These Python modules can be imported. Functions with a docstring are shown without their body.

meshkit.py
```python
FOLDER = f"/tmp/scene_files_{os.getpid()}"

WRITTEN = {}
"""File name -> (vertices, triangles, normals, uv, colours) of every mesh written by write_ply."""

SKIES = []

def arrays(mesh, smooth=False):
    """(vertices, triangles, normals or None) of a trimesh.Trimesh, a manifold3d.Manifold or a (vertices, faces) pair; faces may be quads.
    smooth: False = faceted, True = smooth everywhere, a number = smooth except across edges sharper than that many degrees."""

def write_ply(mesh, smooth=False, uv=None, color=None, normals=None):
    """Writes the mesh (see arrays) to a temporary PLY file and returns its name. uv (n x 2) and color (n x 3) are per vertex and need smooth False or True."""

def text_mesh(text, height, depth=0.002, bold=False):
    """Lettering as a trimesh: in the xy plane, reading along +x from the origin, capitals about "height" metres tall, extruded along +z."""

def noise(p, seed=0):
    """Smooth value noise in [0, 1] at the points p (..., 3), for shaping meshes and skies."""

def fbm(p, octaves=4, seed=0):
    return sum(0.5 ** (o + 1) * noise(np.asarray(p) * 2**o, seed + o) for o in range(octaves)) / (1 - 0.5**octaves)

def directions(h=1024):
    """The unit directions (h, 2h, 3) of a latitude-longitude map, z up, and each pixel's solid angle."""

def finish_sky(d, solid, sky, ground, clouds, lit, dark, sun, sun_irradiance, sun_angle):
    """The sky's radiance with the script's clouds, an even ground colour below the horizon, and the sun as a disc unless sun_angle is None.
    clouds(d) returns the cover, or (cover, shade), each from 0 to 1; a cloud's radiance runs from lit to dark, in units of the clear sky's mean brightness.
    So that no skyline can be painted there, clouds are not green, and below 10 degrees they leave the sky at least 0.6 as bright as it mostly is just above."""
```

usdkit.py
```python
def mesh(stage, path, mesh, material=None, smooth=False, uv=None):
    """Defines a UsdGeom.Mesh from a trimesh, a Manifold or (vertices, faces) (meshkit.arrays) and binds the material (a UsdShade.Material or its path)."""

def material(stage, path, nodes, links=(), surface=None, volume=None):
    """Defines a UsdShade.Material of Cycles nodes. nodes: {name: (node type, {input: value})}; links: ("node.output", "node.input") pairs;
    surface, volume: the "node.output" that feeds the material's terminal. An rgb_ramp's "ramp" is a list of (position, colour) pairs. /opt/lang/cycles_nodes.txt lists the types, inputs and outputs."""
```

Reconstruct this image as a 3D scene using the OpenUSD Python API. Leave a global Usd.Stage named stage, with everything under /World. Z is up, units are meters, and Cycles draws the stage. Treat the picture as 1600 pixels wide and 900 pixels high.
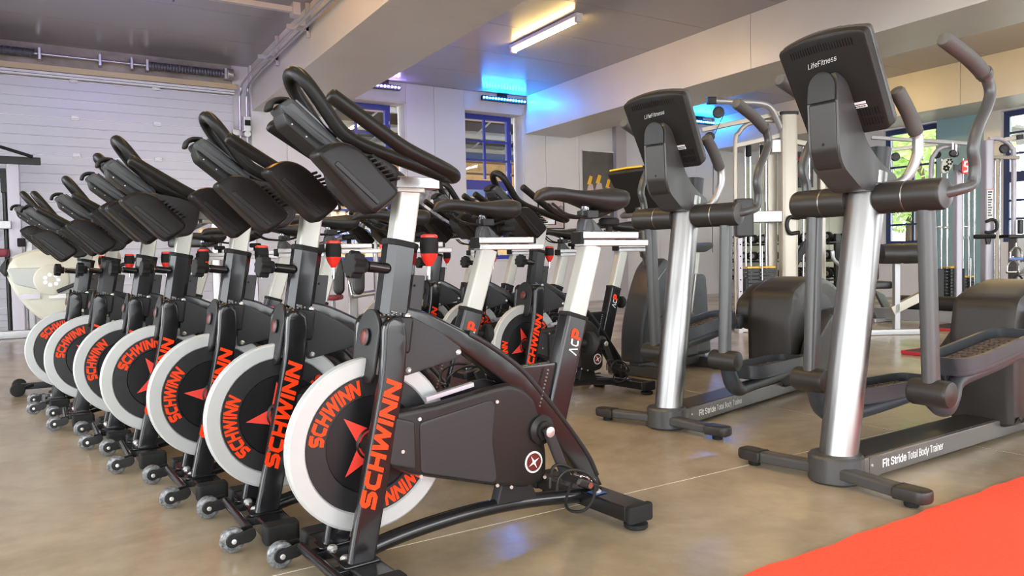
import math, random
import numpy as np, trimesh, shapely, manifold3d
from shapely.geometry import Polygon, LineString
from shapely.ops import unary_union
from shapely import affinity
import usdkit, meshkit
from pxr import Usd, UsdGeom, UsdLux, UsdShade, Gf, Sdf, Vt

random.seed(7); RNG = np.random.default_rng(7)
stage = Usd.Stage.CreateInMemory()
UsdGeom.SetStageUpAxis(stage, 'Z'); UsdGeom.SetStageMetersPerUnit(stage, 1.0)
UsdGeom.Xform.Define(stage, '/World')

# ------------------------------------------------------------------ camera, sky, light
EYE = (0.0, 0.0, 0.85)
CAM = np.array([[0.85241107, -0.03592881, 0.52163636],      # columns: picture right, down, forward (room axes in rows)
                [-0.52250763, -0.02128191, 0.85236897],
                [-0.01952319, -0.99912772, -0.03691402]])
FPX = 1161.5
cam = UsdGeom.Camera.Define(stage, '/World/camera')
r_, u_, b_ = CAM[:, 0], -CAM[:, 1], -CAM[:, 2]
cam.AddTransformOp().Set(Gf.Matrix4d(*r_, 0, *u_, 0, *b_, 0, *EYE, 1))
cam.CreateHorizontalApertureAttr(36.0); cam.CreateFocalLengthAttr(36.0 * FPX / 1600)
cam.CreateClippingRangeAttr((0.05, 500.0))
cam.CreateExposureAttr(-0.75)

dome = UsdLux.DomeLight.Define(stage, '/World/overcast_sky')
dome.CreateIntensityAttr(4.8); dome.CreateColorAttr(Gf.Vec3f(0.93, 0.97, 1.0))
TUBE_WARM, ADDED_TUBE_COOL = 110.0, 36.0          # emission of the ceiling tubes
LED_POWER = 420.0

# ------------------------------------------------------------------ materials
def mat(name, color, rough=0.5, metal=0.0, coat=0.0, emis=None, noise=None, bump=None, spec=None, ani=0):
    n = {'p': ('principled_bsdf', dict(base_color=color, roughness=rough, metallic=metal, coat_weight=coat, coat_roughness=0.08))}
    if spec is not None: n['p'][1]['specular_ior_level'] = spec
    if ani: n['p'][1]['anisotropic'] = ani
    l = []
    if emis: n['p'][1]['emission_color'] = emis[0]; n['p'][1]['emission_strength'] = emis[1]
    if noise or bump:
        n['t'] = ('texture_coordinate', {})
    if noise:                              # (scale, amount, detail): a light mottle of the thing's own colour
        sc, am, de = noise
        n['n'] = ('noise_texture', dict(scale=sc, detail=de, roughness=0.6))
        c = np.array(color)
        n['r'] = ('rgb_ramp', dict(ramp=[(0.25, tuple(np.clip(c * (1 - am), 0, 1))), (0.75, tuple(np.clip(c * (1 + am), 0, 1)))]))
        l += [('t.object', 'n.vector'), ('n.fac', 'r.fac'), ('r.color', 'p.base_color')]
    if bump:                               # (scale, strength, distance)
        n['bn'] = ('noise_texture', dict(scale=bump[0], detail=3))
        n['b'] = ('bump', dict(strength=bump[1], distance=bump[2]))
        l += [('t.object', 'bn.vector'), ('bn.fac', 'b.height'), ('b.normal', 'p.normal')]
    return usdkit.material(stage, '/World/Looks/' + name, n, l, surface='p.BSDF')

M = {}
def defm(name, *a, **k): M[name] = mat(name, *a, **k)
defm('gloss_black', (0.010, 0.010, 0.011), 0.2, coat=0.25, spec=.35)
defm('satin_black', (0.013, 0.0125, 0.0125), 0.38, spec=.3)
defm('foam_black', (0.010, 0.0095, 0.009), 0.36, spec=.22, bump=(220, 0.08, 0.002))
defm('holder_black', (0.010, 0.0085, 0.008), 0.36, spec=.22, bump=(500, 0.05, 0.001))
defm('panel_grey', (0.027, 0.027, 0.029), 0.4, spec=.3)
defm('console_grey', (0.05, 0.055, 0.06), 0.36, spec=.4)
defm('guard_brown', (0.015, 0.0125, 0.0118), 0.36, spec=.25)
defm('rubber', (0.012, 0.012, 0.012), 0.7, spec=.25)
defm('rim_white', (0.46, 0.475, 0.47), 0.4, metal=0.15)
defm('disc_black', (0.008, 0.008, 0.009), 0.35, spec=.3)
defm('disc_dark', (0.018, 0.018, 0.019), 0.38, spec=.3)
defm('print_red', (0.95, 0.05, 0.004), 0.45, spec=.25)
defm('star_red', (0.85, 0.06, 0.04), 0.4)
defm('print_white', (0.8, 0.8, 0.78), 0.5)
defm('print_grey', (0.55, 0.6, 0.58), 0.45)
defm('post_white', (0.46, 0.465, 0.43), 0.3, metal=0.2)
defm('aluminium', (0.44, 0.44, 0.45), 0.32, metal=0.7)
defm('chrome', (0.5, 0.5, 0.5), 0.14, metal=1.0)
defm('bolt', (0.75, 0.74, 0.73), 0.28, metal=0.8)
defm('knob_red', (0.85, 0.03, 0.02), 0.35)
defm('badge_red', (0.13, 0.018, 0.014), 0.35, spec=.3)
defm('sticker_blue', (0.03, 0.08, 0.25), 0.4)
defm('wheel_clear', (0.13, 0.135, 0.14), 0.25, noise=(90, 0.75, 2), coat=0.4)
defm('weld', (0.2, 0.2, 0.2), 0.35, metal=0.6)
defm('saddle_black', (0.017, 0.017, 0.018), 0.42, spec=.35, bump=(400, 0.05, 0.001))
defm('steel_brushed', (0.30, 0.295, 0.29), 0.33, metal=1.0, ani=0.3)
defm('ell_dark', (0.026, 0.0235, 0.0215), 0.4, spec=.4, bump=(600, 0.04, 0.001))
defm('ell_console', (0.016, 0.0145, 0.0135), 0.5, spec=.3)
defm('ell_grey', (0.055, 0.055, 0.056), 0.36)
defm('ell_tube', (0.085, 0.088, 0.09), 0.34, metal=0.3)
defm('ell_grip', (0.085, 0.085, 0.082), 0.6)
defm('ell_slate', (0.04, 0.045, 0.052), 0.4, spec=.4)
defm('ell_rail', (0.16, 0.15, 0.14), 0.3, metal=0.5)
defm('ell_tread', (0.10, 0.075, 0.06), 0.65)
defm('screen_black', (0.01, 0.01, 0.012), 0.1)
defm('yellow_print_glint', (0.85, 0.5, 0.03), 0.4)  # real yellow print, and the painted glint on the upright bike console
defm('label_white', (0.8, 0.8, 0.8), 0.5)
defm('wall_white', (0.64, 0.64, 0.67), 0.42, noise=(0.8, 0.03, 2))
defm('reveal_cream', (0.68, 0.65, 0.58), 0.5, noise=(3, 0.08, 3))
defm('wall_teal', (0.22, 0.36, 0.40), 0.5)
defm('door_white', (0.57, 0.58, 0.625), 0.32, noise=(0.7, 0.04, 2))
defm('lintel', (0.34, 0.30, 0.26), 0.7, noise=(2.5, 0.35, 5))
defm('ceiling_panel', (0.34, 0.325, 0.335), 0.25, metal=0.3, noise=(0.6, 0.05, 2))
defm('beam_panel', (0.60, 0.575, 0.53), 0.4, metal=0.15, noise=(0.9, 0.05, 2))
defm('galvanised', (0.5, 0.5, 0.52), 0.35, metal=0.8)
defm('spring_grey', (0.12, 0.12, 0.14), 0.5, metal=0.5)
defm('frame_blue', (0.03, 0.045, 0.33), 0.3)
defm('frame_navy', (0.02, 0.035, 0.12), 0.35)
defm('carpet_red', (0.9, 0.085, 0.035), 0.9, noise=(140, 0.12, 3), bump=(160, 0.35, 0.005))
defm('frame_cream', (0.40, 0.37, 0.31), 0.3, metal=0.3)
defm('frame_silver', (0.36, 0.36, 0.365), 0.3, metal=0.45)
defm('frame_lilac', (0.43, 0.41, 0.46), 0.35, metal=0.2)
defm('plastic_cream', (0.55, 0.54, 0.46), 0.35)
defm('plastic_pale', (0.45, 0.48, 0.47), 0.38)
defm('upholstery_black', (0.015, 0.015, 0.016), 0.4)
defm('upholstery_red', (0.2, 0.015, 0.03), 0.45)
defm('plate_black', (0.02, 0.02, 0.02), 0.4, metal=0.3)
defm('mat_black', (0.02, 0.02, 0.02), 0.8)
defm('mat_red', (0.5, 0.03, 0.05), 0.6)
defm('poster_dark', (0.09, 0.085, 0.085), 0.45, noise=(3, 0.3, 4))
defm('poster_pink', (0.55, 0.45, 0.46), 0.5)
defm('photo_grey', (0.25, 0.25, 0.27), 0.4, noise=(14, 0.9, 5))
defm('timber', (0.72, 0.42, 0.18), 0.6, noise=(5, 0.25, 4))
defm('hall_blue', (0.16, 0.24, 0.55), 0.6)
defm('hall_dark', (0.10, 0.09, 0.085), 0.7)
defm('hall_steel', (0.45, 0.43, 0.42), 0.5)
defm('hall_floor', (0.45, 0.44, 0.43), 0.6)
defm('bark', (0.12, 0.08, 0.05), 0.9)
defm('ground', (0.30, 0.31, 0.26), 0.9, noise=(0.5, 0.2, 4))
defm('wood_cream', (0.62, 0.5, 0.3), 0.5)
def emit(name, color, s):
    M[name] = usdkit.material(stage, '/World/Looks/' + name, {'e': ('emission', dict(color=color, strength=s))}, surface='e.emission')
emit('tube_warm', (1.0, 0.67, 0.22), TUBE_WARM)
emit('added_tube_cool', (1.0, 0.90, 0.76), ADDED_TUBE_COOL)
emit('led_cyan', (0.01, 0.25, 1.0), LED_POWER * 1.7)
emit('led_violet', (0.36, 0.26, 1.0), LED_POWER * 1.0)
emit('added_led_amber', (1.0, 0.42, 0.05), LED_POWER * 2.2)
# polished concrete
M['concrete'] = usdkit.material(stage, '/World/Looks/concrete', {
    't': ('texture_coordinate', {}),
    'n1': ('noise_texture', dict(scale=0.9, detail=6, roughness=0.62, distortion=0.4)),
    'n2': ('noise_texture', dict(scale=9.0, detail=6, roughness=0.7)),
    'r1': ('rgb_ramp', dict(ramp=[(0.3, (0.285, 0.230, 0.155)), (0.5, (0.38, 0.312, 0.218)), (0.72, (0.465, 0.395, 0.30))])),
    'r2': ('rgb_ramp', dict(ramp=[(0.3, (0.78, 0.78, 0.78)), (0.7, (1.08, 1.08, 1.08))])),
    'mx': ('mix_color', dict(blend_type='multiply', fac=0.8)),
    'rr': ('map_range', dict(from_min=0.3, from_max=0.7, to_min=0.2, to_max=0.38)),
    'b': ('bump', dict(strength=0.05, distance=0.01)),
    'p': ('principled_bsdf', dict(coat_weight=0.22, coat_roughness=0.22))},
    [('t.object', 'n1.vector'), ('t.object', 'n2.vector'), ('n1.fac', 'r1.fac'), ('n2.fac', 'r2.fac'), ('r1.color', 'mx.a'), ('r2.color', 'mx.b'),
     ('mx.result', 'p.base_color'), ('n1.fac', 'rr.value'), ('rr.result', 'p.roughness'), ('n2.fac', 'b.height'), ('b.normal', 'p.normal')], surface='p.BSDF')
M['glass'] = usdkit.material(stage, '/World/Looks/glass', {'tr': ('transparent_bsdf', dict(color=(0.95, 0.97, 0.96))), 'gl': ('glossy_bsdf', dict(color=(1, 1, 1), roughness=0.02)),
    'f': ('fresnel', dict(IOR=1.45)), 'm': ('mix_closure', {})}, [('f.fac', 'm.fac'), ('tr.BSDF', 'm.closure1'), ('gl.BSDF', 'm.closure2')], surface='m.closure')
M['mirror'] = mat('mirror', (0.80, 0.85, 0.70), 0.03, metal=1.0)
M['leaf'] = usdkit.material(stage, '/World/Looks/leaf', {'o': ('geometry', {}), 'r': ('rgb_ramp', dict(ramp=[(0, (0.30, 0.44, 0.12)), (1, (0.60, 0.72, 0.32))])),
    'd': ('principled_bsdf', dict(roughness=0.5)), 't': ('translucent_bsdf', dict(color=(0.7, 0.85, 0.4))), 'm': ('mix_closure', dict(fac=0.4))},
    [('o.random_per_island', 'r.fac'), ('r.color', 'd.base_color'), ('d.BSDF', 'm.closure1'), ('t.BSDF', 'm.closure2')], surface='m.closure')

# ------------------------------------------------------------------ scene helpers
USED = {}
def numbered(parent, name):
    k = (parent, name); i = USED.get(k, -1) + 1; USED[k] = i
    return f'{parent}/{name}' if i == 0 else f'{parent}/{name}_{i:03d}'
def tag(prim, label=None, cat=None, group=None, kind=None):
    for k, v in (('label', label), ('category', cat), ('group', group), ('kind', kind)):
        if v: prim.SetCustomDataByKey(k, v)
    return prim
def pth(p): return str(p.GetPath()) if hasattr(p, 'GetPath') else (p or '/World')
def put(name, mesh, m, parent=None, smooth=38, at=None, rot=None, **kw):
    """one mesh = one prim"""
    if isinstance(mesh, (list, tuple)): mesh = trimesh.util.concatenate(list(mesh))
    path = numbered(pth(parent), name)
    g = usdkit.mesh(stage, path, mesh, M[m], smooth=smooth)
    if at is not None: g.AddTranslateOp().Set(Gf.Vec3d(*map(float, at)))
    if rot is not None: g.AddRotateXYZOp().Set(Gf.Vec3f(*map(float, rot)))
    return tag(g.GetPrim(), **kw)
def thing(name, label, cat, loc=(0, 0, 0), rz=0.0, group=None, kind=None):
    x = UsdGeom.Xform.Define(stage, numbered('/World', name))
    x.AddTranslateOp().Set(Gf.Vec3d(*map(float, loc))); x.AddRotateZOp().Set(float(rz))
    return tag(x.GetPrim(), label, cat, group, kind)
def copy_of(src, name, label, loc, rz, group, cat=None):
    x = UsdGeom.Xform.Define(stage, numbered('/World', name))
    x.GetPrim().GetReferences().AddInternalReference(src.GetPath())
    x.GetPrim().GetAttribute('xformOp:translate').Set(Gf.Vec3d(*map(float, loc)))
    x.GetPrim().GetAttribute('xformOp:rotateZ').Set(float(rz))
    return tag(x.GetPrim(), label, cat, group)

# ------------------------------------------------------------------ shape helpers
V = lambda *a: np.array(a, float)
def rnd(pts, r=0.02, n=4):
    """round the corners of a polygon; r may be one radius per corner"""
    pts = [V(*p) for p in pts]; out = []; N = len(pts)
    for i, p in enumerate(pts):
        a, b = pts[i - 1], pts[(i + 1) % N]
        ri = r[i] if hasattr(r, '__len__') else r
        la, lb = np.linalg.norm(a - p), np.linalg.norm(b - p)
        t = min(ri, 0.48 * la, 0.48 * lb)
        if t < 1e-5: out.append(p); continue
        p0, p1 = p + (a - p) / la * t, p + (b - p) / lb * t
        for s in np.linspace(0, 1, n + 1): out.append((1 - s) ** 2 * p0 + 2 * s * (1 - s) * p + s * s * p1)
    return np.array(out)
def ccw(P):
    P = np.asarray(P, float); x, y = P.T
    return P if np.sum(x * np.roll(y, -1) - np.roll(x, -1) * y) > 0 else P[::-1]
def offset(P, d):
    """inset every vertex along its bisector (P is ccw)"""
    a, b = np.roll(P, 1, 0), np.roll(P, -1, 0)
    e1 = P - a; e2 = b - P
    e1 /= np.maximum(np.linalg.norm(e1, axis=1, keepdims=True), 1e-9); e2 /= np.maximum(np.linalg.norm(e2, axis=1, keepdims=True), 1e-9)
    n1 = np.c_[-e1[:, 1], e1[:, 0]]; n2 = np.c_[-e2[:, 1], e2[:, 0]]
    m = n1 + n2; L = np.linalg.norm(m, axis=1, keepdims=True); m /= np.maximum(L, 1e-9)
    k = 1 / np.maximum((m * n1).sum(1, keepdims=True), 0.5)
    return P + m * d * k
def ext(P, h0, h1, c=0.0):
    """prism of polygon P (2D) from height h0 to h1 along +z, edges chamfered by c"""
    P = ccw(P); n = len(P)
    lay = [(P, h0), (P, h1)] if c <= 0 else [(offset(P, c), h0), (offset(P, c * .3), h0 + c * .3), (P, h0 + c), (P, h1 - c), (offset(P, c * .3), h1 - c * .3), (offset(P, c), h1)]
    vs = np.vstack([np.c_[q, np.full(n, h)] for q, h in lay]); fs = []
    i = np.arange(n); j = (i + 1) % n
    for k in range(len(lay) - 1):
        a, b = k * n, (k + 1) * n
        fs += [np.c_[a + i, a + j, b + j], np.c_[a + i, b + j, b + i]]
    for q, base, flip in ((lay[0][0], 0, True), (lay[-1][0], (len(lay) - 1) * n, False)):
        f = np.asarray(manifold3d.triangulate([q]))
        if len(f): fs.append((f[:, ::-1] if flip else f) + base)
    return trimesh.Trimesh(vs, np.vstack(fs), process=False)
def xf(m, A): m = m.copy(); m.apply_transform(A); return m
def mat4(x, y, z, o=(0, 0, 0)):
    A = np.eye(4); A[:3, 0], A[:3, 1], A[:3, 2], A[:3, 3] = x, y, z, o; return A
XZ = mat4((1, 0, 0), (0, 0, 1), (0, -1, 0))     # polygon (x,z) extruded along -y
def side(P, y0, y1, c=0.0):
    """polygon in the x-z plane between y0 < y1"""
    return xf(ext(P, -y1, -y0, c), XZ)
def box(x0, x1, y0, y1, z0, z1, c=0.0):
    return ext([(x0, y0), (x1, y0), (x1, y1), (x0, y1)], z0, z1, c)
def rbox(x0, x1, y0, y1, z0, z1, r=0.01, c=0.004): return ext(rnd([(x0, y0), (x1, y0), (x1, y1), (x0, y1)], r, 4), z0, z1, c)
def frame(d, up=(0, 0, 1)):
    d = V(*d); d = d / np.linalg.norm(d); s = np.cross(up, d)
    if np.linalg.norm(s) < 1e-3: s = np.cross((0, 0, 1) if abs(d[2]) < .9 else (0, 1, 0), d)
    s /= np.linalg.norm(s); return s, np.cross(d, s), d
def bar(p0, p1, w, h, r=0.006, c=0.003, up=(0, 1, 0)):
    """rectangular section w (across 'up') by h (along 'up') from p0 to p1"""
    p0, p1 = V(*p0), V(*p1); s, t, d = frame(p1 - p0, up); L = np.linalg.norm(p1 - p0)
    P = rnd([(-w / 2, -h / 2), (w / 2, -h / 2), (w / 2, h / 2), (-w / 2, h / 2)], r, 3) if r else [(-w / 2, -h / 2), (w / 2, -h / 2), (w / 2, h / 2), (-w / 2, h / 2)]
    return xf(ext(P, 0, L, c), mat4(s, t, d, p0))
def prism(P, p0, p1, c=0.0, up=(0, 1, 0)):
    p0, p1 = V(*p0), V(*p1); s, t, d = frame(p1 - p0, up)
    return xf(ext(P, 0, np.linalg.norm(p1 - p0), c), mat4(s, t, d, p0))
def circ(r, n=20, x=0, y=0): a = np.linspace(0, 2 * np.pi, n, endpoint=False); return np.c_[x + r * np.cos(a), y + r * np.sin(a)]
def cyl(p0, p1, r, n=20, c=0.0): return prism(circ(r, n), p0, p1, min(c, r * .6))
def lathe(prof, n=28, p0=(0, 0, 0), d=(0, 0, 1), ring=False):
    """profile [(r, h)...] about direction d"""
    pr = [V(*q) for q in prof] + ([V(*prof[0])] if ring else []); vs = []; fs = []; m = len(pr)
    a = np.linspace(0, 2 * np.pi, n, endpoint=False)
    for r, h in pr: vs.append(np.c_[r * np.cos(a), r * np.sin(a), np.full(n, h)])
    i = np.arange(n); j = (i + 1) % n
    for k in range(m - 1):
        A, B = k * n, (k + 1) * n; fs += [np.c_[A + i, A + j, B + j], np.c_[A + i, B + j, B + i]]
    vs = np.vstack(vs); c0 = len(vs)
    if not ring:
        vs = np.vstack([vs, [[0, 0, pr[0][1]], [0, 0, pr[-1][1]]]])
        fs += [np.c_[np.full(n, c0), j, i], np.c_[np.full(n, c0 + 1), (m - 1) * n + i, (m - 1) * n + j]]
    s, t, dd = frame(d); return trimesh.Trimesh(vs @ np.array([s, t, dd]) + V(*p0), np.vstack(fs), process=False)
def spline(P, n=6):
    P = np.asarray(P, float); Q = np.vstack([2 * P[0] - P[1], P, 2 * P[-1] - P[-2]]); out = []
    for i in range(1, len(Q) - 2):
        a, b, c, d = Q[i - 1:i + 3]
        for t in np.linspace(0, 1, n, endpoint=False):
            out.append(.5 * (2 * b + (c - a) * t + (2 * a - 5 * b + 4 * c - d) * t * t + (3 * b - a - 3 * c + d) * t ** 3))
    return np.vstack(out + [P[-1]])
def tube(P, r, n=14, k=6, closed=False, cap=True):
    """round tube along a smooth path; r a number or one per given point"""
    P = np.asarray(P, float); rr = np.full(len(P), r) if np.ndim(r) == 0 else np.asarray(r, float)
    if k > 1 and len(P) > 2:
        Q = spline(np.c_[P, rr], k); P, rr = Q[:, :3], Q[:, 3]
    T = np.gradient(P, axis=0); T /= np.maximum(np.linalg.norm(T, axis=1, keepdims=True), 1e-9)
    if cap:                                # rounded ends
        e0, e1 = P[0], P[-1]
        P = np.vstack([e0 - T[0] * rr[0] * .5, e0 - T[0] * rr[0] * .35, P, e1 + T[-1] * rr[-1] * .35, e1 + T[-1] * rr[-1] * .5])
        rr = np.r_[rr[0] * .4, rr[0] * .82, rr, rr[-1] * .82, rr[-1] * .4]; T = np.vstack([T[0], T[0], T, T[-1], T[-1]])
    s = np.cross(T[0], (0, 0, 1.)); s = s if np.linalg.norm(s) > .05 else np.cross(T[0], (0, 1., 0)); s /= np.linalg.norm(s)
    a = np.linspace(0, 2 * np.pi, n, endpoint=False); vs = []
    for p, t, q in zip(P, T, rr):
        s = s - t * (s @ t); s /= np.linalg.norm(s); b = np.cross(t, s)
        vs.append(p + q * (np.outer(np.cos(a), s) + np.outer(np.sin(a), b)))
    m = len(P); i = np.arange(n); j = (i + 1) % n; fs = []
    for q in range(m - 1): A, B = q * n, (q + 1) * n; fs += [np.c_[A + i, A + j, B + j], np.c_[A + i, B + j, B + i]]
    vs = np.vstack(vs); c0 = len(vs); vs = np.vstack([vs, P[:1], P[-1:]])
    fs += [np.c_[np.full(n, c0), j, i], np.c_[np.full(n, c0 + 1), (m - 1) * n + i, (m - 1) * n + j]]
    return trimesh.Trimesh(vs, np.vstack(fs), process=False)
def ball(p, r, sub=2, sc=(1, 1, 1)):
    m = trimesh.creation.icosphere(sub, r); m.apply_scale(sc); m.apply_translation(p); return m
# bold lettering drawn as strokes
LET = {'S': (1.0, [[(.97, .87), (.27, .87), (.13, .75), (.13, .63), (.27, .5), (.73, .5), (.87, .37), (.87, .25), (.73, .13), (.03, .13)]]),
       'C': (1.0, [[(.97, .87), (.3, .87), (.13, .7), (.13, .3), (.3, .13), (.97, .13)]]), 'H': (1.0, [[(.13, 0), (.13, 1)], [(.87, 0), (.87, 1)], [(.1, .5), (.9, .5)]]),
       'W': (1.45, [[(.1, 1.05), (.36, .06), (.72, .92), (1.09, .06), (1.35, 1.05)]]), 'I': (.3, [[(.15, 0), (.15, 1)]]), 'N': (1.05, [[(.13, 0), (.13, 1)], [(.13, .95), (.92, .05)], [(.92, 0), (.92, 1)]]),
       'A': (1.1, [[(.08, 0), (.55, .98), (1.02, 0)]]), 'P': (1.0, [[(.13, 0), (.13, .87), (.7, .87), (.87, .75), (.87, .55), (.7, .42), (.25, .42)]])}
def word(text, h, t=.27, gap=.12, shear=.18, sx=1.0):
    """list of 2D polygons, baseline on y=0, capitals h tall, total width returned"""
    x, out = 0, []
    for ch in text:
        w, st = LET[ch]
        g = unary_union([LineString(s).buffer(t / 2, cap_style=2, join_style=2, mitre_limit=2) for s in st]).intersection(shapely.box(-1, 0, 3, 1))
        out.append(affinity.affine_transform(g, [h * sx, h * sx * shear, 0, h, x * h * sx, 0])); x += w + gap
    return out, (x - gap) * h * sx
def letters(polys, depth, fn, seg=None):
    """triangulated, extruded by depth; fn maps (n,3) points (text x, text y, out) to space"""
    ms = []
    for g in polys:
        if seg: g = shapely.segmentize(g, seg)
        for q in getattr(g, 'geoms', [g]):
            if q.area > 0: ms.append(trimesh.creation.extrude_polygon(q, depth, engine='earcut'))
    m = trimesh.util.concatenate(ms); return trimesh.Trimesh(fn(m.vertices), m.faces, process=False)
def flat(o, ex, ey):
    o, ex, ey = V(*o), V(*ex), V(*ey); ex /= np.linalg.norm(ex); ey = ey - ex * (ex @ ey); ey /= np.linalg.norm(ey); ez = np.cross(ex, ey)
    return lambda p: o + np.outer(p[:, 0], ex) + np.outer(p[:, 1], ey) + np.outer(p[:, 2], ez)
def typed(text, h, depth, fn, bold=False, shear=0.0, sx=1.0, width=None):
    m = meshkit.text_mesh(text, h, depth, bold); v = np.array(m.vertices)
    v[:, 0] += shear * v[:, 1]; v[:, 0] *= sx
    if width: v[:, 0] *= width / np.ptp(v[:, 0])
    return trimesh.Trimesh(fn(v), m.faces, process=False)

# ------------------------------------------------------------------ the setting
WY, WX, CZ, BZ = 12.0, 13.8, 3.95, 3.25     # window wall, right wall, ceiling, underside of the beams
X0, Y0 = -4.5, -5.5
def struct(name, mesh=None, m=None, smooth=False):
    if mesh is None:
        return tag(UsdGeom.Xform.Define(stage, numbered('/World', name)).GetPrim(), kind='structure')
    return put(name, mesh, m, smooth=smooth, kind='structure')
# floor: slabs with fine saw-cut joints
fl = struct('floor')
gx = [X0, -0.6, 3.4, 7.4, 11.4, WX]; gy = [Y0, -1.9, 2.06, 6.0, 10.0, WY + .5]
for a, b in zip(gx, gx[1:]):
    for c, d in zip(gy, gy[1:]): put('slab', box(a + .004, b - .004, c + .004, d - .004, -.2, 0), 'concrete', fl, smooth=False)
put('joint_filler', box(X0, WX, Y0, WY + .5, -.22, -.0015), 'label_white', fl, smooth=False)
# ceiling panels between the beams
ce = struct('ceiling')
for k, y in enumerate(np.arange(-5.55, WY, 1.17)):
    y1 = min(y + 1.165, WY + .4)
    put('panel', box(X0 - .2, WX + .2, y, y1, CZ, CZ + .1, .004), 'ceiling_panel', ce, smooth=False)
# beams
for x0, x1 in ((-2.3, -1.2), (2.68, 3.79), (7.70, 8.76), (12.70, WX)):
    b = struct('beam')
    for ya, yb in ((Y0, -2.5), (-2.5, 2.2), (2.2, 6.6), (6.6, WY)):
        put('panel', box(x0, x1, ya + .003, yb - .003, BZ, CZ + .02, .004), 'beam_panel', b, smooth=False)
# window wall with two deep window openings and the roller door at its left
wb = struct('wall_back')
OPEN = [(3.86, 5.26), (6.40, 7.67)]; ZS, ZT = 0.85, 3.62
def wall_panels(xs, z0, z1, parent, m='wall_white'):
    for a, b in zip(xs, xs[1:]): put('panel', box(a + .003, b - .003, WY, WY + .38, z0, z1, .003), m, parent, smooth=False)
wall_panels([2.66, 3.2, 3.86], 0, CZ, wb)
wall_panels([5.26, 5.8, 6.40], 0, CZ, wb); wall_panels([7.67, 8.17, 8.97], 0, CZ, wb); wall_panels([8.97, 10.0, 11.1, 12.2, 13.8], 0, CZ, wb)
for a, b in OPEN:
    put('panel', box(a, b, WY, WY + .38, 0, ZS), 'wall_white', wb, smooth=False); put('panel', box(a, b, WY, WY + .38, ZT, CZ), 'wall_white', wb, smooth=False)
    put('reveal', [box(a, a + .02, WY + .01, WY + .3, ZS, ZT), box(b - .02, b, WY + .01, WY + .3, ZS, ZT), box(a, b, WY + .01, WY + .3, ZT - .02, ZT)], 'reveal_cream', wb, smooth=False)
    put('sill', box(a, b, WY - .04, WY + .3, ZS, ZS + .03, .005), 'wall_white', wb)
put('corner_post', box(9.83, 10.1, WY - .12, WY, 0, CZ, .005), 'frame_lilac', wb)
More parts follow.
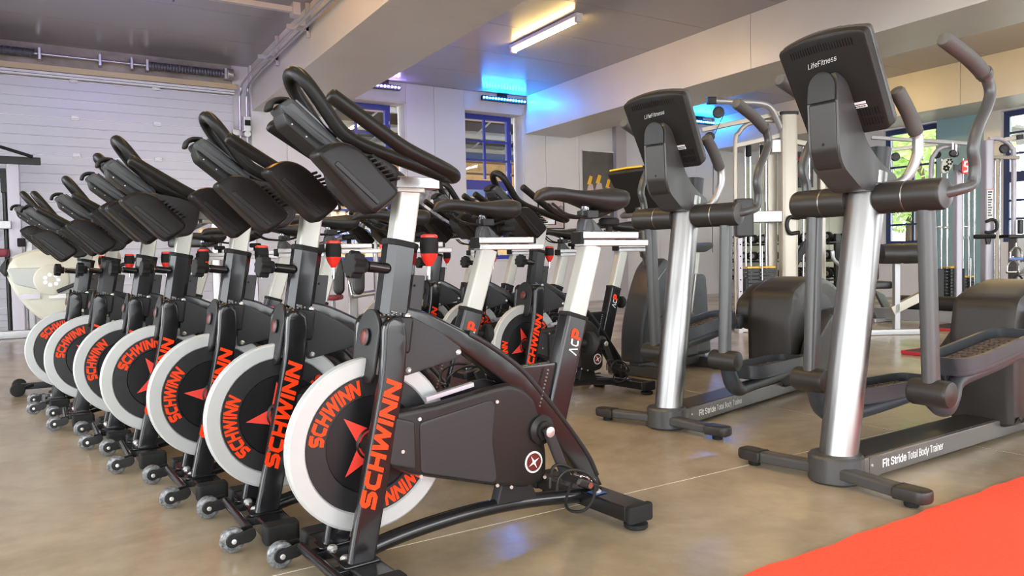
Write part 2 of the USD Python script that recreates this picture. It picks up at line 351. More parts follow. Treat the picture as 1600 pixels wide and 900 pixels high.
def casement(name, a, b, z0, z1, y, m='frame_blue', cols=2, axis='y', rows=((2.40, 3.52, 3), (0.9, 2.2, 3))):
    """frame, transom, sashes with bars and panes; axis x = stands in the right wall"""
    w = struct(name)
    S = (lambda x0, x1, y0, y1, za, zb: box(x0, x1, y0, y1, za, zb, .004)) if axis == 'y' else (lambda x0, x1, y0, y1, za, zb: box(y0, y1, x0, x1, za, zb, .004))
    put('window_frame', [S(a, a + .07, y, y + .08, z0, z1), S(b - .09, b, y, y + .08, z0, z1), S(a + .07, b - .09, y, y + .08, z1 - .09, z1), S(a + .07, b - .09, y, y + .08, z0, z0 + .08)], m, w, smooth=False)
    for za, zb, n in rows:
        if zb < z1 - .2: put('transom', S(a + .07, b - .09, y - .01, y + .09, zb, zb + .17), m, w, smooth=False)
        xs = np.linspace(a + .07, b - .09, cols + 1); zs = np.linspace(za, zb - (0.06 if zb > 3.3 else 0), n + 1)
        for x in xs[1:-1]: put('glazing_bar', S(x - .02, x + .02, y + .01, y + .06, za, zb), m, w, smooth=False)
        for z in zs[1:-1]: put('glazing_bar', S(a + .07, b - .09, y + .012, y + .058, z - .018, z + .018), m, w, smooth=False)
        for x, xx in zip(xs, xs[1:]):
            for z, zz in zip(zs, zs[1:]): put('pane', S(x + .01, xx - .01, y + .03, y + .036, z + .008, zz - .008), 'glass', w, smooth=False)
    for z in (3.3, 2.75, 2.5): put('hinge', S(b - .03, b - .012, y - .012, y, z - .03, z + .03), 'aluminium', w, smooth=False)
casement('window_1', 3.86, 5.08, .88, 3.60, WY + .28)
casement('window_2', 6.42, 7.56, .88, 3.60, WY + .28)
# right wall: mirrors, teal panel, big windows
wr = struct('wall_right')
RW = [(7.58, 8.62), (5.1, 6.5), (2.4, 4.1), (-0.4, 1.4), (-3.6, -1.8)]; RZ0, RZ1 = 1.0, 3.22
edges = [WY + .4, 8.62, 7.58, 6.5, 5.1, 4.1, 2.4, 1.4, -.4, -1.8, -3.6, Y0]
for a, b in zip(edges, edges[1:]):
    if (b, a) in RW:
        put('panel', box(WX, WX + .3, b, a, 0, RZ0), 'wall_white', wr, smooth=False); put('panel', box(WX, WX + .3, b, a, RZ1, CZ), 'wall_white', wr, smooth=False)
    elif (a, b) == (7.58, 6.5):
        put('panel', box(WX, WX + .3, 6.78, a, 0, CZ), 'wall_teal', wr, smooth=False); put('panel', box(WX, WX + .3, b, 6.775, 0, CZ), 'reveal_cream', wr, smooth=False)
    else: put('panel', box(WX, WX + .3, b, a, 0, CZ), 'wall_white', wr, smooth=False)
for k, (a, b) in enumerate(RW): casement(f'window_{k + 3}', a, b, RZ0, RZ1, WX + .1, 'frame_navy', 2, 'x', ((2.15, 3.2, 3), (1.08, 2.02, 3)))
# left wall and rear wall: mostly open shutters onto the yard
wl = struct('wall_left')
for a, b in ((Y0, -4.9), (-1.2, -.4), (3.6, 4.4), (8.4, WY + .4)): put('panel', box(X0 - .2, X0, a, b, 0, CZ), 'wall_white', wl, smooth=False)
put('panel', box(X0 - .2, X0, Y0, WY + .4, 3.3, CZ), 'wall_white', wl, smooth=False)
wf = struct('wall_rear')
for a, b in ((X0, -3.6), (.9, 1.9), (6.3, 7.3), (11.6, WX)): put('panel', box(a, b, Y0 - .2, Y0, 0, CZ), 'wall_white', wf, smooth=False)
put('panel', box(X0, WX, Y0 - .2, Y0, 3.4, CZ), 'wall_white', wf, smooth=False)
# sectional door
dr = struct('door_1')
DX0, DX1, PH = -4.4, 2.42, .522
zz = 3.48
while zz > .05:
    z0 = max(zz - PH, .01); g = []
    prof = [(0, z0)]
    for k in range(4):
        a = z0 + (zz - z0) * k / 4; b = z0 + (zz - z0) * (k + 1) / 4
        prof += [(0, a + .004), (0, b - .010), (.006, b - .006), (.006, b - .002)]
    prof += [(0, zz - .003), (-.045, zz - .003), (-.045, z0)]
    # ribbed sheet section in the y-z plane, pushed along x
    P = np.array([(WY + .12 + y, z) for y, z in [(q[0], q[1]) for q in prof]]); P[:, 0] = WY + .12 - (P[:, 0] - WY - .12)
    put('door_panel', xf(ext(P, DX0, DX1), mat4((0, 1, 0), (0, 0, 1), (1, 0, 0))), 'door_white', dr, smooth=False)
    put('seam_strip', box(DX0, DX1, WY + .105, WY + .125, zz - .012, zz - .004), 'label_white', dr, smooth=False)
    for hx in (-.85, .30, 1.34):
        put('hinge', [rbox(hx - .05, hx + .05, WY + .085, WY + .12, zz - .03, zz + .03, .01, .004), cyl((hx - .05, WY + .08, zz - .005), (hx + .05, WY + .08, zz - .005), .011, 10)], 'label_white', dr)
    zz -= PH
put('top_seal', box(DX0, DX1 + .02, WY + .06, WY + .14, 3.49, 3.56, .01), 'label_white', dr); put('top_strip', box(DX0, DX1 + .02, WY + .055, WY + .06, 3.515, 3.522), 'spring_grey', dr, smooth=False)
put('lintel', box(X0, 2.415, WY + .14, WY + .4, 3.3, CZ), 'lintel', dr, smooth=False); put('lintel_board', box(X0, 2.5, WY + .12, WY + .14, 3.58, 3.66), 'wood_cream', dr, smooth=False)
put('side_jamb', box(2.42, 2.66, WY + .14, WY + .4, 0, CZ), 'wall_white', dr, smooth=False)
# spring shaft over the door
sp = thing('door_spring_shaft', 'steel torsion shaft with grey coil springs above the sectional door', 'door spring')
put('shaft', cyl((-1.15, WY + .03, 3.78), (2.45, WY + .03, 3.78), .02, 14), 'galvanised', sp)
for a, b in ((-1.15, -.13), (1.25, 2.28)):
    n = int((b - a) * 26); s = []
    for k in range(n): x = a + (b - a) * k / n; s.append((x, .055)); s.append((x + (b - a) / n * .5, .062))
    put('coil_spring', lathe([(r, x) for x, r in s], 18, (0, WY + .03, 3.78), (1, 0, 0)), 'spring_grey', sp)
for x in (-.1, .62, 1.02, 1.22, 2.30, 2.38): put('bearing', rbox(x - .012, x + .03, WY - .02, WY + .12, 3.70, 3.86, .01, .004), 'galvanised', sp)
put('cable_drum', cyl((2.33, WY + .03, 3.78), (2.42, WY + .03, 3.78), .09, 20, .01), 'galvanised', sp)
# guide rails
gr = thing('door_guide_rail', 'galvanised door track running up the jamb and along the ceiling', 'door track')
for x in (2.50, 2.60): put('rail', tube([(x, WY + .02, .02), (x, WY + .02, 1.5), (x, WY + .02, 3.25), (x, WY - .1, 3.5), (x, WY - .45, 3.62), (x, 9, 3.64), (x, 4, 3.66)], .018, 8, 6), 'galvanised', gr)
for z in (.8, 1.6, 2.3, 2.9): put('bracket', rbox(2.38, 2.64, WY - .01, WY + .12, z - .04, z + .04, .01, .004), 'galvanised', gr)
for y in (10.3, 8.85, 6.8):
    put('hanger', [box(2.40, 2.66, y, y + .03, 3.62, 3.67), box(2.63, 2.67, y, y + .03, 3.55, CZ)], 'frame_lilac', gr, smooth=False)
hb = thing('door_spreader_bar', 'pale steel spreader bar crossing between the two door tracks', 'steel bar')
put('bar', box(-1.15, 2.45, 8.5, 8.56, 3.70, 3.76, .004), 'frame_lilac', hb); put('end_plate', box(2.37, 2.45, 8.45, 8.61, 3.66, 3.8, .004), 'frame_lilac', hb)
hs = thing('door_safety_brake', 'small steel cable brake and pulley at the top of the door jamb', 'door brake')
put('body', rbox(2.50, 2.62, WY - .2, WY - .06, 2.9, 3.12, .02, .006), 'galvanised', hs); put('switch', rbox(2.52, 2.60, WY - .23, WY - .2, 2.98, 3.06, .01, .004), 'rubber', hs)
put('pulley', cyl((2.56, WY - .20, 2.86), (2.56, WY - .16, 2.86), .05, 18, .006), 'galvanised', hs)
# ceiling lamps
def lamp(x, y, L, m, label, grp=None, along='y'):
    t = thing('ceiling_lamp', label, 'ceiling light', (x, y, CZ - .005), 0 if along == 'y' else 90, grp)
    put('housing', [rbox(-.055, .055, -L / 2, L / 2, -.05, 0, .008, .004)], 'label_white', t)
    put('tube', cyl((0, -L / 2 + .05, -.075), (0, L / 2 - .05, -.075), .034, 14, .004), m, t)
    for s in (-1, 1): put('end_cap', rbox(-.045, .045, s * (L / 2 - .03) - .03, s * (L / 2 - .03) + .03, -.115, -.05, .01, .004), 'label_white', t)
lamp(5.72, 8.4, 1.62, 'tube_warm', 'warm glowing tube lamp on the metal ceiling above the spin bikes')
for x in (4.9, 6.6, 10.0, 11.5):  # white tubes added out of view as general fill light
    for y in (3.2, .2, -3.0): lamp(x, y, 1.62, 'added_tube_cool', 'added white tube lamp out of view on the ceiling panels', 'added tube lamps out of view')
for x in (-.6, .9):  # more added fill tubes, over the left bay and out of view
    for y in (2.0, -.6, -3.4): lamp(x, y, 1.62, 'added_tube_cool', 'added white tube lamp out of view on the ceiling panels', 'added tube lamps out of view')
lamp(10.7, 8.6, 1.62, 'tube_warm', 'warm tube lamp on the ceiling of the right hand bay, nearer the window wall'); lamp(10.7, 5.2, 1.62, 'tube_warm', 'warm tube lamp on the ceiling of the right hand bay, nearer the camera')
lamp(1.2, 4.6, 1.62, 'tube_warm', 'added unseen warm tube lamp on the ceiling of the left bay above the front row')  # added out of view to warm the side of the big beam
def led_bar(x0, x1, y, z, n, m, label):
    t = thing('led_light_bar', label, 'led light bar', ((x0 + x1) / 2, y, z), 0); L = x1 - x0
    put('housing', rbox(-L / 2, L / 2, 0, .07, -.05, .03, .01, .004), 'plate_black', t); put('bracket', [box(-.1, .1, .07, .1, -.02, .12), box(-.1, .1, .02, .1, .10, .12)], 'plate_black', t)
    for k in range(n): x = -L / 2 + L * (k + .5) / n; put('led', ball((x, -.004, -.008), .019, 1), m, t)
led_bar(6.72, 7.66, WY - .12, 3.84, 15, 'led_cyan', 'cyan led light bar on the wall above the second blue window')
led_bar(4.55, 5.12, WY - .12, 3.84, 9, 'led_violet', 'violet led light bar half hidden by the big ceiling beam')
led_bar(11.9, 12.66, WY - .12, 3.84, 12, 'led_cyan', 'cyan led light bar in the far corner behind the cable machine')
t = thing('led_light_bar', 'added unseen amber led light bar on the ceiling, hooded to tint the big beam', 'led light bar', (.5, 6.4, CZ - .005), 0)  # invented lamp above the view, turns the beam face orange
put('housing', [box(-.02, .14, -.62, .62, -.03, 0), box(-.02, 0, -.62, .62, -.16, -.03), box(0, .14, -.62, -.60, -.16, -.03), box(0, .14, .60, .62, -.16, -.03)], 'plate_black', t, smooth=False)
for k in range(18): put('led', ball((.012, -.55 + .065 * k, -.09), .019, 1), 'added_led_amber', t)
t = thing('led_light_bar', 'added unseen violet led light bar on the ceiling, hooded to tint the roller door', 'led light bar', (.6, 8.9, CZ - .005), 0)  # added above the view for a lilac wash on the door; hood shapes it
put('housing', [box(-.62, .62, -.02, .14, -.03, 0), box(-.62, .62, -.02, 0, -.16, -.03), box(-.62, -.60, 0, .14, -.16, -.03), box(.60, .62, 0, .14, -.16, -.03)], 'plate_black', t, smooth=False)
for k in range(18): put('led', ball((-.55 + .065 * k, .012, -.09), .019, 1), 'led_violet', t)
lamp(1.2, 2.0, 1.62, 'tube_warm', 'added unseen warm tube lamp on the ceiling of the left bay, right over the camera')  # second added tube, strengthens the orange on the beam
t = thing('led_light_bar', 'added violet led light bar hidden on the far side of the big beam', 'led light bar', (3.80, 9.6, 3.6), 0)  # hidden lamp added to tint the window wall and ceiling violet
put('housing', rbox(.0, .075, -.5, .5, -.05, .03, .01, .004), 'plate_black', t)
for k in range(15): put('led', ball((.08, -.47 + .067 * k, -.008), .019, 1), 'led_violet', t)
# mirrors on the right wall
for k in range(3):
    y0 = 8.7 + k * 1.1
    t = thing('wall_mirror', ['tall wall mirror beside the tree window', 'tall wall mirror in the middle of the mirror wall', 'tall wall mirror in the far corner of the room'][k], 'mirror', (WX - .006, y0, 0))
    put('mirror_pane', box(-.006, 0, .004, 1.096, .25, 2.95), 'mirror', t, smooth=False); put('bottom_rail', box(-.012, 0, 0, 1.1, .22, .25), 'aluminium', t, smooth=False)
# pictures
t = thing('sport_poster', 'dark poster of riders with yellow shirts hanging on the back wall', 'poster', (9.45, WY - .012, 2.3))
put('sheet', box(-.40, .40, -.004, 0, -.62, .72), 'poster_dark', t, smooth=False)
put('hanging_rail', cyl((-.41, -.012, .725), (.41, -.012, .725), .014, 10), 'label_white', t)
for k, (x, z, w) in enumerate(((-.22, -.15, .12), (.0, -.12, .13), (.24, -.2, .11))):
    fig = rnd([(x - w * .6, z - .35), (x - w * .9, z + .0), (x - w * .4, z + .2), (x + w * .5, z + .22), (x + w * .9, z - .05), (x + w * .3, z - .38)], .04)
    put('rider_figure', side(fig, -.0065, -.005), 'poster_pink', t, smooth=False)
    put('yellow_patch', side(rnd([(x - w * .7, z + .2), (x - w * .1, z + .38), (x + w * .5, z + .36), (x + w * .1, z + .2)], .01), -.008, -.0068), 'yellow_print_glint', t, smooth=False)
def picture(x0, x1, z0, z1, label, light):
    t = thing('framed_photo', label, 'picture', ((x0 + x1) / 2, WY - .012, (z0 + z1) / 2)); w, h = (x1 - x0) / 2, (z1 - z0) / 2
    put('picture_frame', [box(-w, w, -.02, 0, h - .02, h), box(-w, w, -.02, 0, -h, -h + .02), box(-w, -w + .02, -.02, 0, -h, h), box(w - .02, w, -.02, 0, -h, h)], 'plate_black', t, smooth=False)
    put('print', box(-w + .01, w - .01, -.008, -.002, -h + .01, h - .01), 'photo_grey' if not light else 'poster_pink', t, smooth=False)
    for k in range(5): put('printed_shape', side(rnd(circ(.05 + .02 * (k % 3), 9, (k - 2) * w * .38, h * .1 * ((k * 7) % 5 - 2)), .02), -.0095, -.0085), 'label_white' if not light else 'photo_grey', t, smooth=False)
picture(5.42, 6.06, 1.45, 2.16, 'grey action photo in a thin black frame between the blue windows', False)
picture(7.95, 8.57, 1.45, 2.17, 'pale photo in a thin black frame right of the second blue window', True)
# floor mats, carpet
t = thing('red_carpet', 'bright red carpet with a soft edge in the near right corner', 'carpet', (1.55, 1.335, 0), .6)
N = 90; edge = [(x, .004 * math.sin(x * 31) + .004 * math.sin(x * 83 + 1)) for x in np.linspace(-1.2, 4.5, N)]
put('carpet_pile', ext(np.array(edge + [(4.5, -2.2), (-1.2, -2.2)]), 0.0005, .011, .0), 'carpet_red', t, smooth=False)
for k, (x, y, w, l, lab) in enumerate(((6.05, 2.75, 1.2, .85, 'black floor mat with red edge by the near pedal of the right elliptical'), (8.15, 2.9, 1.0, 1.75, 'black floor mat with red edge in front of the long bench'))):
    t = thing('floor_mat', lab, 'mat', (x, y, 0)); put('pad', rbox(0, w, 0, l, .003, .03, .02, .005), 'mat_black', t); put('red_border', [box(-.02, .0, 0, l, .001, .03, .003), box(0, w, l, l + .02, .001, .03, .003)], 'mat_red', t)

# outside the back windows: a covered hall with timber stands
st = struct('hall_ground', box(-30, 60, WY + .5, 40, -.25, -.02), 'hall_floor')
hr = struct('hall_roof')
put('roof_sheet', box(-4, 34, WY + 1.2, 32, 5.2, 5.3), 'hall_dark', hr, smooth=False)
for y in (14.5, 17, 19.5, 22, 24.5, 27): put('roof_girder', [box(-2, 30, y, y + .12, 4.5, 4.62), box(-2, 30, y, y + .12, 5.05, 5.2)] + [bar((x, y + .06, 4.6), (x + .6, y + .06, 5.1), .05, .05, 0, 0, (0, 1, .01)) for x in np.arange(0, 28, 1.2)], 'hall_steel', hr, smooth=False)
for x in np.arange(2, 30, 5.): put('hall_column', box(x, x + .2, 23, 23.2, 0, 5.2), 'hall_steel', hr, smooth=False)
put('hall_wall', box(-4, 34, 31, 31.2, -.2, 5.3), 'hall_steel', hr, smooth=False)
ts = thing('timber_stand', 'stepped timber seating stand with blue fascia seen through the blue windows', 'seating stand', (0, 0, 0))
for k in range(9):
    y, z = 17.2 + k * .72, .35 + k * .5
    put('plank', box(3, 22, y, y + .62, z, z + .05, .005), 'timber', ts, smooth=False); put('riser', box(3, 22, y + .62, y + .68, z - .06, z + .42), 'hall_blue' if k % 3 == 2 else 'timber', ts, smooth=False)
put('underframe', [box(x, x + .12, 17.3, 23.6, -.02, .34) for x in np.arange(3, 22, 2.5)] + [box(x, x + .12, 20 + .72 * j, 20.3 + .72 * j, .3, 2.0 + .48 * j) for x in np.arange(3, 22, 2.5) for j in range(5)], 'hall_steel', ts, smooth=False)
# outside the right windows: lawn and trees
struct('yard_ground', box(WX + .3, 60, -40, WY + .4, -.25, -.05), 'ground'); struct('yard_paving', [box(-40, X0 - .2, -40, 40, -.25, -.05), box(X0 - .2, WX + .3, -40, Y0 - .2, -.25, -.05)], 'hall_floor')
def tree(x, y, h, r, label, seed):
    g = np.random.default_rng(seed); t = thing('tree', label, 'tree', (x, y, -.05), 0)
    put('trunk', tube([(0, 0, 0), (.1, .05, h * .3), (-.05, .1, h * .6), (0, 0, h * .85)], [.22, .17, .12, .05], 10, 4), 'bark', t)
    n = 2000; d = g.normal(size=(n, 3)); d /= np.linalg.norm(d, axis=1)[:, None]
    c = V(0, 0, h * .6) + d * (r * g.uniform(.45, 1.0, (n, 1))) * V(1, 1, 1.15)
    a = g.normal(size=(n, 3)); a /= np.linalg.norm(a, axis=1)[:, None]; b = np.cross(a, g.normal(size=(n, 3))); b /= np.linalg.norm(b, axis=1)[:, None]
    s = g.uniform(.10, .2, (n, 1)); q = np.stack([c - a * s, c + b * s * .5, c + a * s, c - b * s * .5], 1).reshape(-1, 3)
    i = np.arange(n) * 4; put('foliage', trimesh.Trimesh(q, np.vstack([np.c_[i, i + 1, i + 2], np.c_[i, i + 2, i + 3]]), process=False), 'leaf', t, smooth=False)
for k, (x, y, h, r) in enumerate(((20.0, 11.4, 6.5, 2.1), (22.5, 6.6, 7, 2.2), (25, 14.6, 7, 2.3), (27.5, 2.0, 7, 2.6), (29, 9.5, 8, 2.6))):
    tree(x, y, h, r, ['leafy green tree straight outside the window beside the teal wall', 'leafy green tree outside the rightmost window', 'leafy green tree beyond the mirror wall', 'leafy green tree far right of the yard', 'leafy green tree at the far end of the yard'][k], 40 + k)

# ------------------------------------------------------------------ spin bikes
def make_bike(label, group):
    B = thing('spin_bike', label, 'exercise bike', (0, 0, 0), 0, group)
    # front stabiliser with transport wheels
    put('front_stabilizer', rbox(.085, .175, -.22, .22, .022, .072, .012, .006), 'gloss_black', B)
    for s in (-1, 1):
        c = put('rubber_cap', rbox(.078, .182, s * .222 - .028, s * .222 + .028, .018, .078, .014, .008), 'rubber', B)
        put('levelling_foot', [cyl((.13, s * .2, .001), (.13, s * .2, .02), .03, 18, .005)], 'rubber', B)
    put('wheel_bar', [cyl((.052, -.16, .055), (.052, .16, .055), .014, 14, .004), box(.05, .1, -.10, -.06, .04, .066, .003), box(.05, .1, .06, .10, .04, .066, .003)], 'gloss_black', B)
    for s in (-1, 1):
        y = s * .18
        w = put('transport_wheel', lathe([(.014, -.013), (.03, -.013), (.037, -.008), (.0385, 0), (.037, .008), (.03, .013), (.014, .013)], 26, (0, y, .0395), (0, 1, 0)), 'wheel_clear', B)
        put('wheel_hub', [cyl((0, y - .0155, .0395), (0, y + .0155, .0395), .022, 18, .003)], 'satin_black', w); put('axle_bolt', cyl((0, y - .026, .0395), (0, y + .026, .0395), .008, 10, .002), 'bolt', w)
        for q in (-.019, .019): put('wheel_bracket', side(rnd([(-.014, .024), (-.014, .054), (.06, .07), (.066, .044), (.05, .028)], .01, 3), y + q - .0025, y + q + .0025, .0008), 'satin_black', B)
    # rear stabiliser
    put('rear_stabilizer', rbox(.94, 1.035, -.23, .23, .032, .080, .012, .006), 'gloss_black', B)
    for s in (-1, 1):
        put('rubber_cap', rbox(.936, 1.039, s * .238 - .014, s * .238 + .014, .028, .085, .012, .008), 'rubber', B)
        put('levelling_foot', [lathe([(.034, .001), (.038, .005), (.038, .016), (.03, .02), (.014, .022), (.014, .034)], 24, (1.0, s * .21, 0))], 'rubber', B)
    put('warning_sticker', box(.945, .995, -.085, -.04, .0822, .0832), 'sticker_blue', B, smooth=False); put('bolt', lathe([(.013, 0), (.013, .004), (.008, .009)], 12, (.975, -.06, .082)), 'bolt', B)
    # curved ground tube
    put('ground_tube', tube([(.13, -.0, .052), (.22, 0, .072), (.35, 0, .088), (.52, 0, .096), (.7, 0, .09), (.86, 0, .072), (.96, 0, .058)], .023, 14, 4), 'gloss_black', B)
    put('rear_gusset', side(rnd([(.60, .10), (.76, .09), (.72, .19), (.63, .19)], .01), -.02, .02, .004), 'satin_black', B)
    # fork
    blade = rnd([(.082, .045), (.156, .045), (.262, .54), (.272, .65), (.265, .70), (.23, .712), (.205, .69), (.194, .56)], [.004, .004, .05, .04, .03, .03, .03, .05], 4)
    for s in (-1, 1):
        f = put('fork_blade', side(blade, s * .085 - .018, s * .085 + .018, .011), 'gloss_black', B)
        put('foot_plate', rbox(.07, .17, s * .085 - .03, s * .085 + .03, .072, .078, .008, .002), 'gloss_black', B)
        put('bolt', lathe([(.014, 0), (.014, .005), (.008, .011)], 12, (.10, s * .045, .072)), 'bolt', B)
        if s < 0:
            p, W = word('SCHWINN', .047, .27, .1, .16, .95); e = V(.09, 0, .33); e /= np.linalg.norm(e); up = V(-e[2], 0, e[0])
            o = V(.160, -.1035, .205); k = .335 / W
            p = [affinity.scale(g, k, 1, origin=(0, 0)) for g in p]
            put('lettering', letters(p, .0012, flat(o, e, up)), 'print_red', f, smooth=False, label='orange red letters on the fork')
    put('crown_block', side(rnd([(.21, .615), (.295, .60), (.31, .70), (.215, .71)], .012), -.07, .07, .008), 'satin_black', B)
    pl = put('crown_plate', xf(ext(rnd([(-.066, -.1), (.066, -.1), (.07, .06), (.03, .10), (-.03, .10), (-.07, .06)], .03, 5), 0, .012, .004), mat4((0, -1, 0), (.18, 0, 1) / np.linalg.norm((.18, 0, 1)), (-1, 0, .18) / np.linalg.norm((-1, 0, .18)), (.205, 0, .625))), 'satin_black', B)
    put('round_badge', [lathe([(.02, 0), (.02, .004), (.014, .007)], 20, (.192, .0, .65), (-1, 0, .18))], 'badge_red', pl)
    put('badge_ring', lathe([(.024, 0), (.024, .003), (.02, .005), (.02, 0)], 20, (.193, .0, .65), (-1, 0, .18), True), 'ell_slate', pl)
    # head tube
    oct_ = [(-.046, -.018), (-.026, -.036), (.026, -.036), (.046, -.018), (.046, .018), (.026, .036), (-.026, .036), (-.046, .018)]
    put('head_tube', prism(oct_, (.263, 0, .64), (.307, 0, .905), .002), 'gloss_black', B)
    put('tube_collar', prism(rnd([(p[0] * 1.06, p[1] * 1.06) for p in oct_], .004), (.304, 0, .893), (.3075, 0, .91), .003), 'rubber', B)
    put('weld_bead', [ball((.262 + .0005 * k + .007 * math.sin(k), -.037 + .0 * k, .712 + .001 * k), .0045, 1) for k in range(6)] + [ball((.222 + .012 * k, -.036, .708), .0045, 1) for k in range(7)], 'weld', B)
    # arched main tube and side plates
    top = [(.295, .73), (.364, .712), (.452, .670), (.570, .605), (.698, .517), (.784, .427), (.874, .322), (.967, .202), (1.03, .085)]
    bot = [(.96, .085), (.938, .122), (.833, .266), (.782, .336), (.66, .452), (.48, .590), (.39, .63), (.29, .64)]
    sp2 = lambda P: spline(np.array(P), 4)
    put('arch_tube', side(np.vstack([sp2(top), sp2(bot)]), -.03, .03, .011), 'gloss_black', B)
    put('arch_cover', side(np.vstack([sp2([(.51, .648), (.60, .594), (.70, .522), (.786, .433), (.876, .327), (.97, .206), (1.012, .125)]), sp2([(.995, .12), (.952, .2), (.862, .318), (.772, .42), (.69, .506), (.59, .58), (.505, .63)])]), -.0335, .0335, .006), 'satin_black', B)
    for s in (-1, 1):
        y = s * .036
        q = put('side_plate', side(rnd([(.288, .715), (.283, .535), (.474, .572), (.474, .6), (.40, .655)], [.01, .015, .015, .01, .03]), y - .006, y + .006, .003), 'panel_grey', B)
        for x, z in ((.302, .702), (.30, .552), (.462, .588)): put('bolt', lathe([(.009, 0), (.009, .003), (.004, .007)], 12, (x, y + s * .006, z), (0, s, 0)), 'bolt', q)
    # seat tube and post
    put('seat_gusset', side(rnd([(.66, .52), (.85, .52), (.83, .36), (.78, .42)], .01), -.016, .016, .004), 'gloss_black', B)
    e = V(.303, 0, 1); e /= np.linalg.norm(e); base = V(.835, 0, .335)
    sect = rnd([(-.043, -.029), (.043, -.029), (.043, .029), (-.043, .029)], .012, 4)
    q = put('seat_tube', prism(sect, base, base + e * .345, .002), 'gloss_black', B)
    put('tube_collar', prism(sect * 1.05, base + e * .335, base + e * .35, .003), 'rubber', B)
    up = V(-e[2], 0, e[0]); o = base + e * .215 + V(0, -.0298, 0)
    p, W = word('AC', .036, .2, .14, .1, .62); put('lettering', letters(p, .001, flat(o - up * .022, e, up)), 'print_grey', q, smooth=False, label='pale letters on the seat tube')
    p, W2 = word('P', .042, .3, .1, .1, .72); put('red_letter', letters(p, .001, flat(o - up * .024 + e * (W + .002), e, up)), 'print_red', q, smooth=False)
    put('weld_bead', [ball((.80 - .012 * k * .3, -.03, .50 - .011 * k), .004, 1) for k in range(11)], 'weld', B)
    s2 = rnd([(-.036, -.024), (.036, -.024), (.036, .024), (-.036, .024)], .01, 4)
    put('seat_post', prism(s2, base + e * .25, (1.012, 0, .895), .001), 'post_white', B)
    put('seat_knob', [lathe([(.012, 0), (.012, .05)], 14, base + e * .25 + V(.04, 0, 0), (1, 0, -.1)), lathe([(.02, 0), (.036, .006), (.04, .014), (.04, .026), (.032, .034), (.01, .036)], 10, base + e * .25 + V(.075, 0, -.004), (1, 0, -.1))], 'rubber', B)
    put('knob_spindle', cyl(base + e * .25 + V(.04, 0, 0), base + e * .25 + V(.08, 0, -.004), .010, 12), 'chrome', B)
    S = put('seat_slider', [rbox(.965, 1.265, -.026, .026, .893, .914, .006, .003), rbox(.96, 1.215, -.03, .03, .917, .942, .008, .004)], 'aluminium', B, at=(0, 0, 0))
    put('slider_end', rbox(1.214, 1.226, -.027, .027, .917, .94, .006, .002), 'rubber', S); put('slider_end', rbox(.95, .962, -.027, .027, .9, .94, .006, .002), 'rubber', S)
    put('slider_knob', [cyl((1.10, 0, .94), (1.10, 0, .965), .012, 12), lathe([(.03, 0), (.036, .005), (.036, .02), (.03, .026)], 12, (1.10, 0, .962))], 'rubber', S)
    put('seat_stem', [lathe([(.03, 0), (.026, .03), (.017, .05), (.016, .10)], 16, (.995, 0, .94)), side(rnd([(.965, .94), (1.06, .94), (1.01, .985), (.975, .985)], .01), -.02, .02, .005)], 'console_grey', S)
    put('stem_cap', cyl((.995, 0, .99), (.995, 0, 1.03), .0165, 14, .004), 'chrome', S)
    # saddle: lofted
    xs = [.785, .80, .83, .88, .94, 1.0, 1.05, 1.09, 1.12, 1.138, 1.143]
    hw = [.010, .022, .028, .033, .045, .068, .088, .094, .085, .055, .015]
    zt = [1.047, 1.072, 1.084, 1.083, 1.077, 1.078, 1.084, 1.089, 1.086, 1.075, 1.060]; zb = [1.036, 1.036, 1.040, 1.042, 1.034, 1.020, 1.008, 1.006, 1.016, 1.035, 1.05]
    sec = []; nn = 16
    for x, w, a, b in zip(xs, hw, zt, zb):
        th = np.linspace(0, 2 * np.pi, nn, endpoint=False); cx, sn = np.cos(th), np.sin(th)
        sec.append(np.c_[np.full(nn, x), w * np.sign(cx) * np.abs(cx) ** .8, (a + b) / 2 + (a - b) / 2 * np.sign(sn) * np.abs(sn) ** .75])
    vs = np.vstack(sec + [[(xs[0], 0, 1.04), (xs[-1], 0, 1.05)]]); i = np.arange(nn); j = (i + 1) % nn; fs = []
    for k in range(len(xs) - 1): a, b = k * nn, (k + 1) * nn; fs += [np.c_[a + i, b + i, b + j], np.c_[a + i, b + j, a + j]]
    L = len(xs) * nn; fs += [np.c_[np.full(nn, L), i, j], np.c_[np.full(nn, L + 1), L - nn + j, L - nn + i]]
    put('saddle', trimesh.Trimesh(vs, np.vstack(fs), process=False), 'saddle_black', S, smooth=True)
    put('saddle_rail', [tube([(.845, s * .012, 1.03), (.89, s * .018, 1.0), (.94, s * .022, .99), (1.02, s * .022, .99), (1.09, s * .03, 1.01)], .0045, 8, 4) for s in (-1, 1)] + [rbox(.98, 1.03, -.03, .03, .985, 1.012, .006, .003)], 'satin_black', S)
    # brake lever
    bx = put('brake_box', side(rnd([(.305, .70), (.352, .68), (.372, .812), (.326, .815)], .005), -.022, .022, .003), 'panel_grey', B)
    put('bolt', lathe([(.004, 0), (.003, .003)], 8, (.337, -.022, .785), (0, -1, 0)), 'rubber', bx)
    put('brake_rod', cyl((.395, 0, .80), (.397, 0, .86), .0055, 10), 'chrome', bx)
    br = put('brake_knob', lathe([(.008, 0), (.018, .016), (.024, .03), (.025, .036)], 20, (.3965, 0, .838), (.02, 0, 1)), 'knob_red', B)
    put('knob_grip', lathe([(.025, 0), (.027, .016), (.027, .03), (.024, .046)], 20, (.3975, 0, .874), (.02, 0, 1)), 'rubber', br)
    put('knob_cap', lathe([(.0245, 0), (.0245, .006), (.018, .010)], 20, (.3985, 0, .92), (.02, 0, 1)), 'knob_red', br)
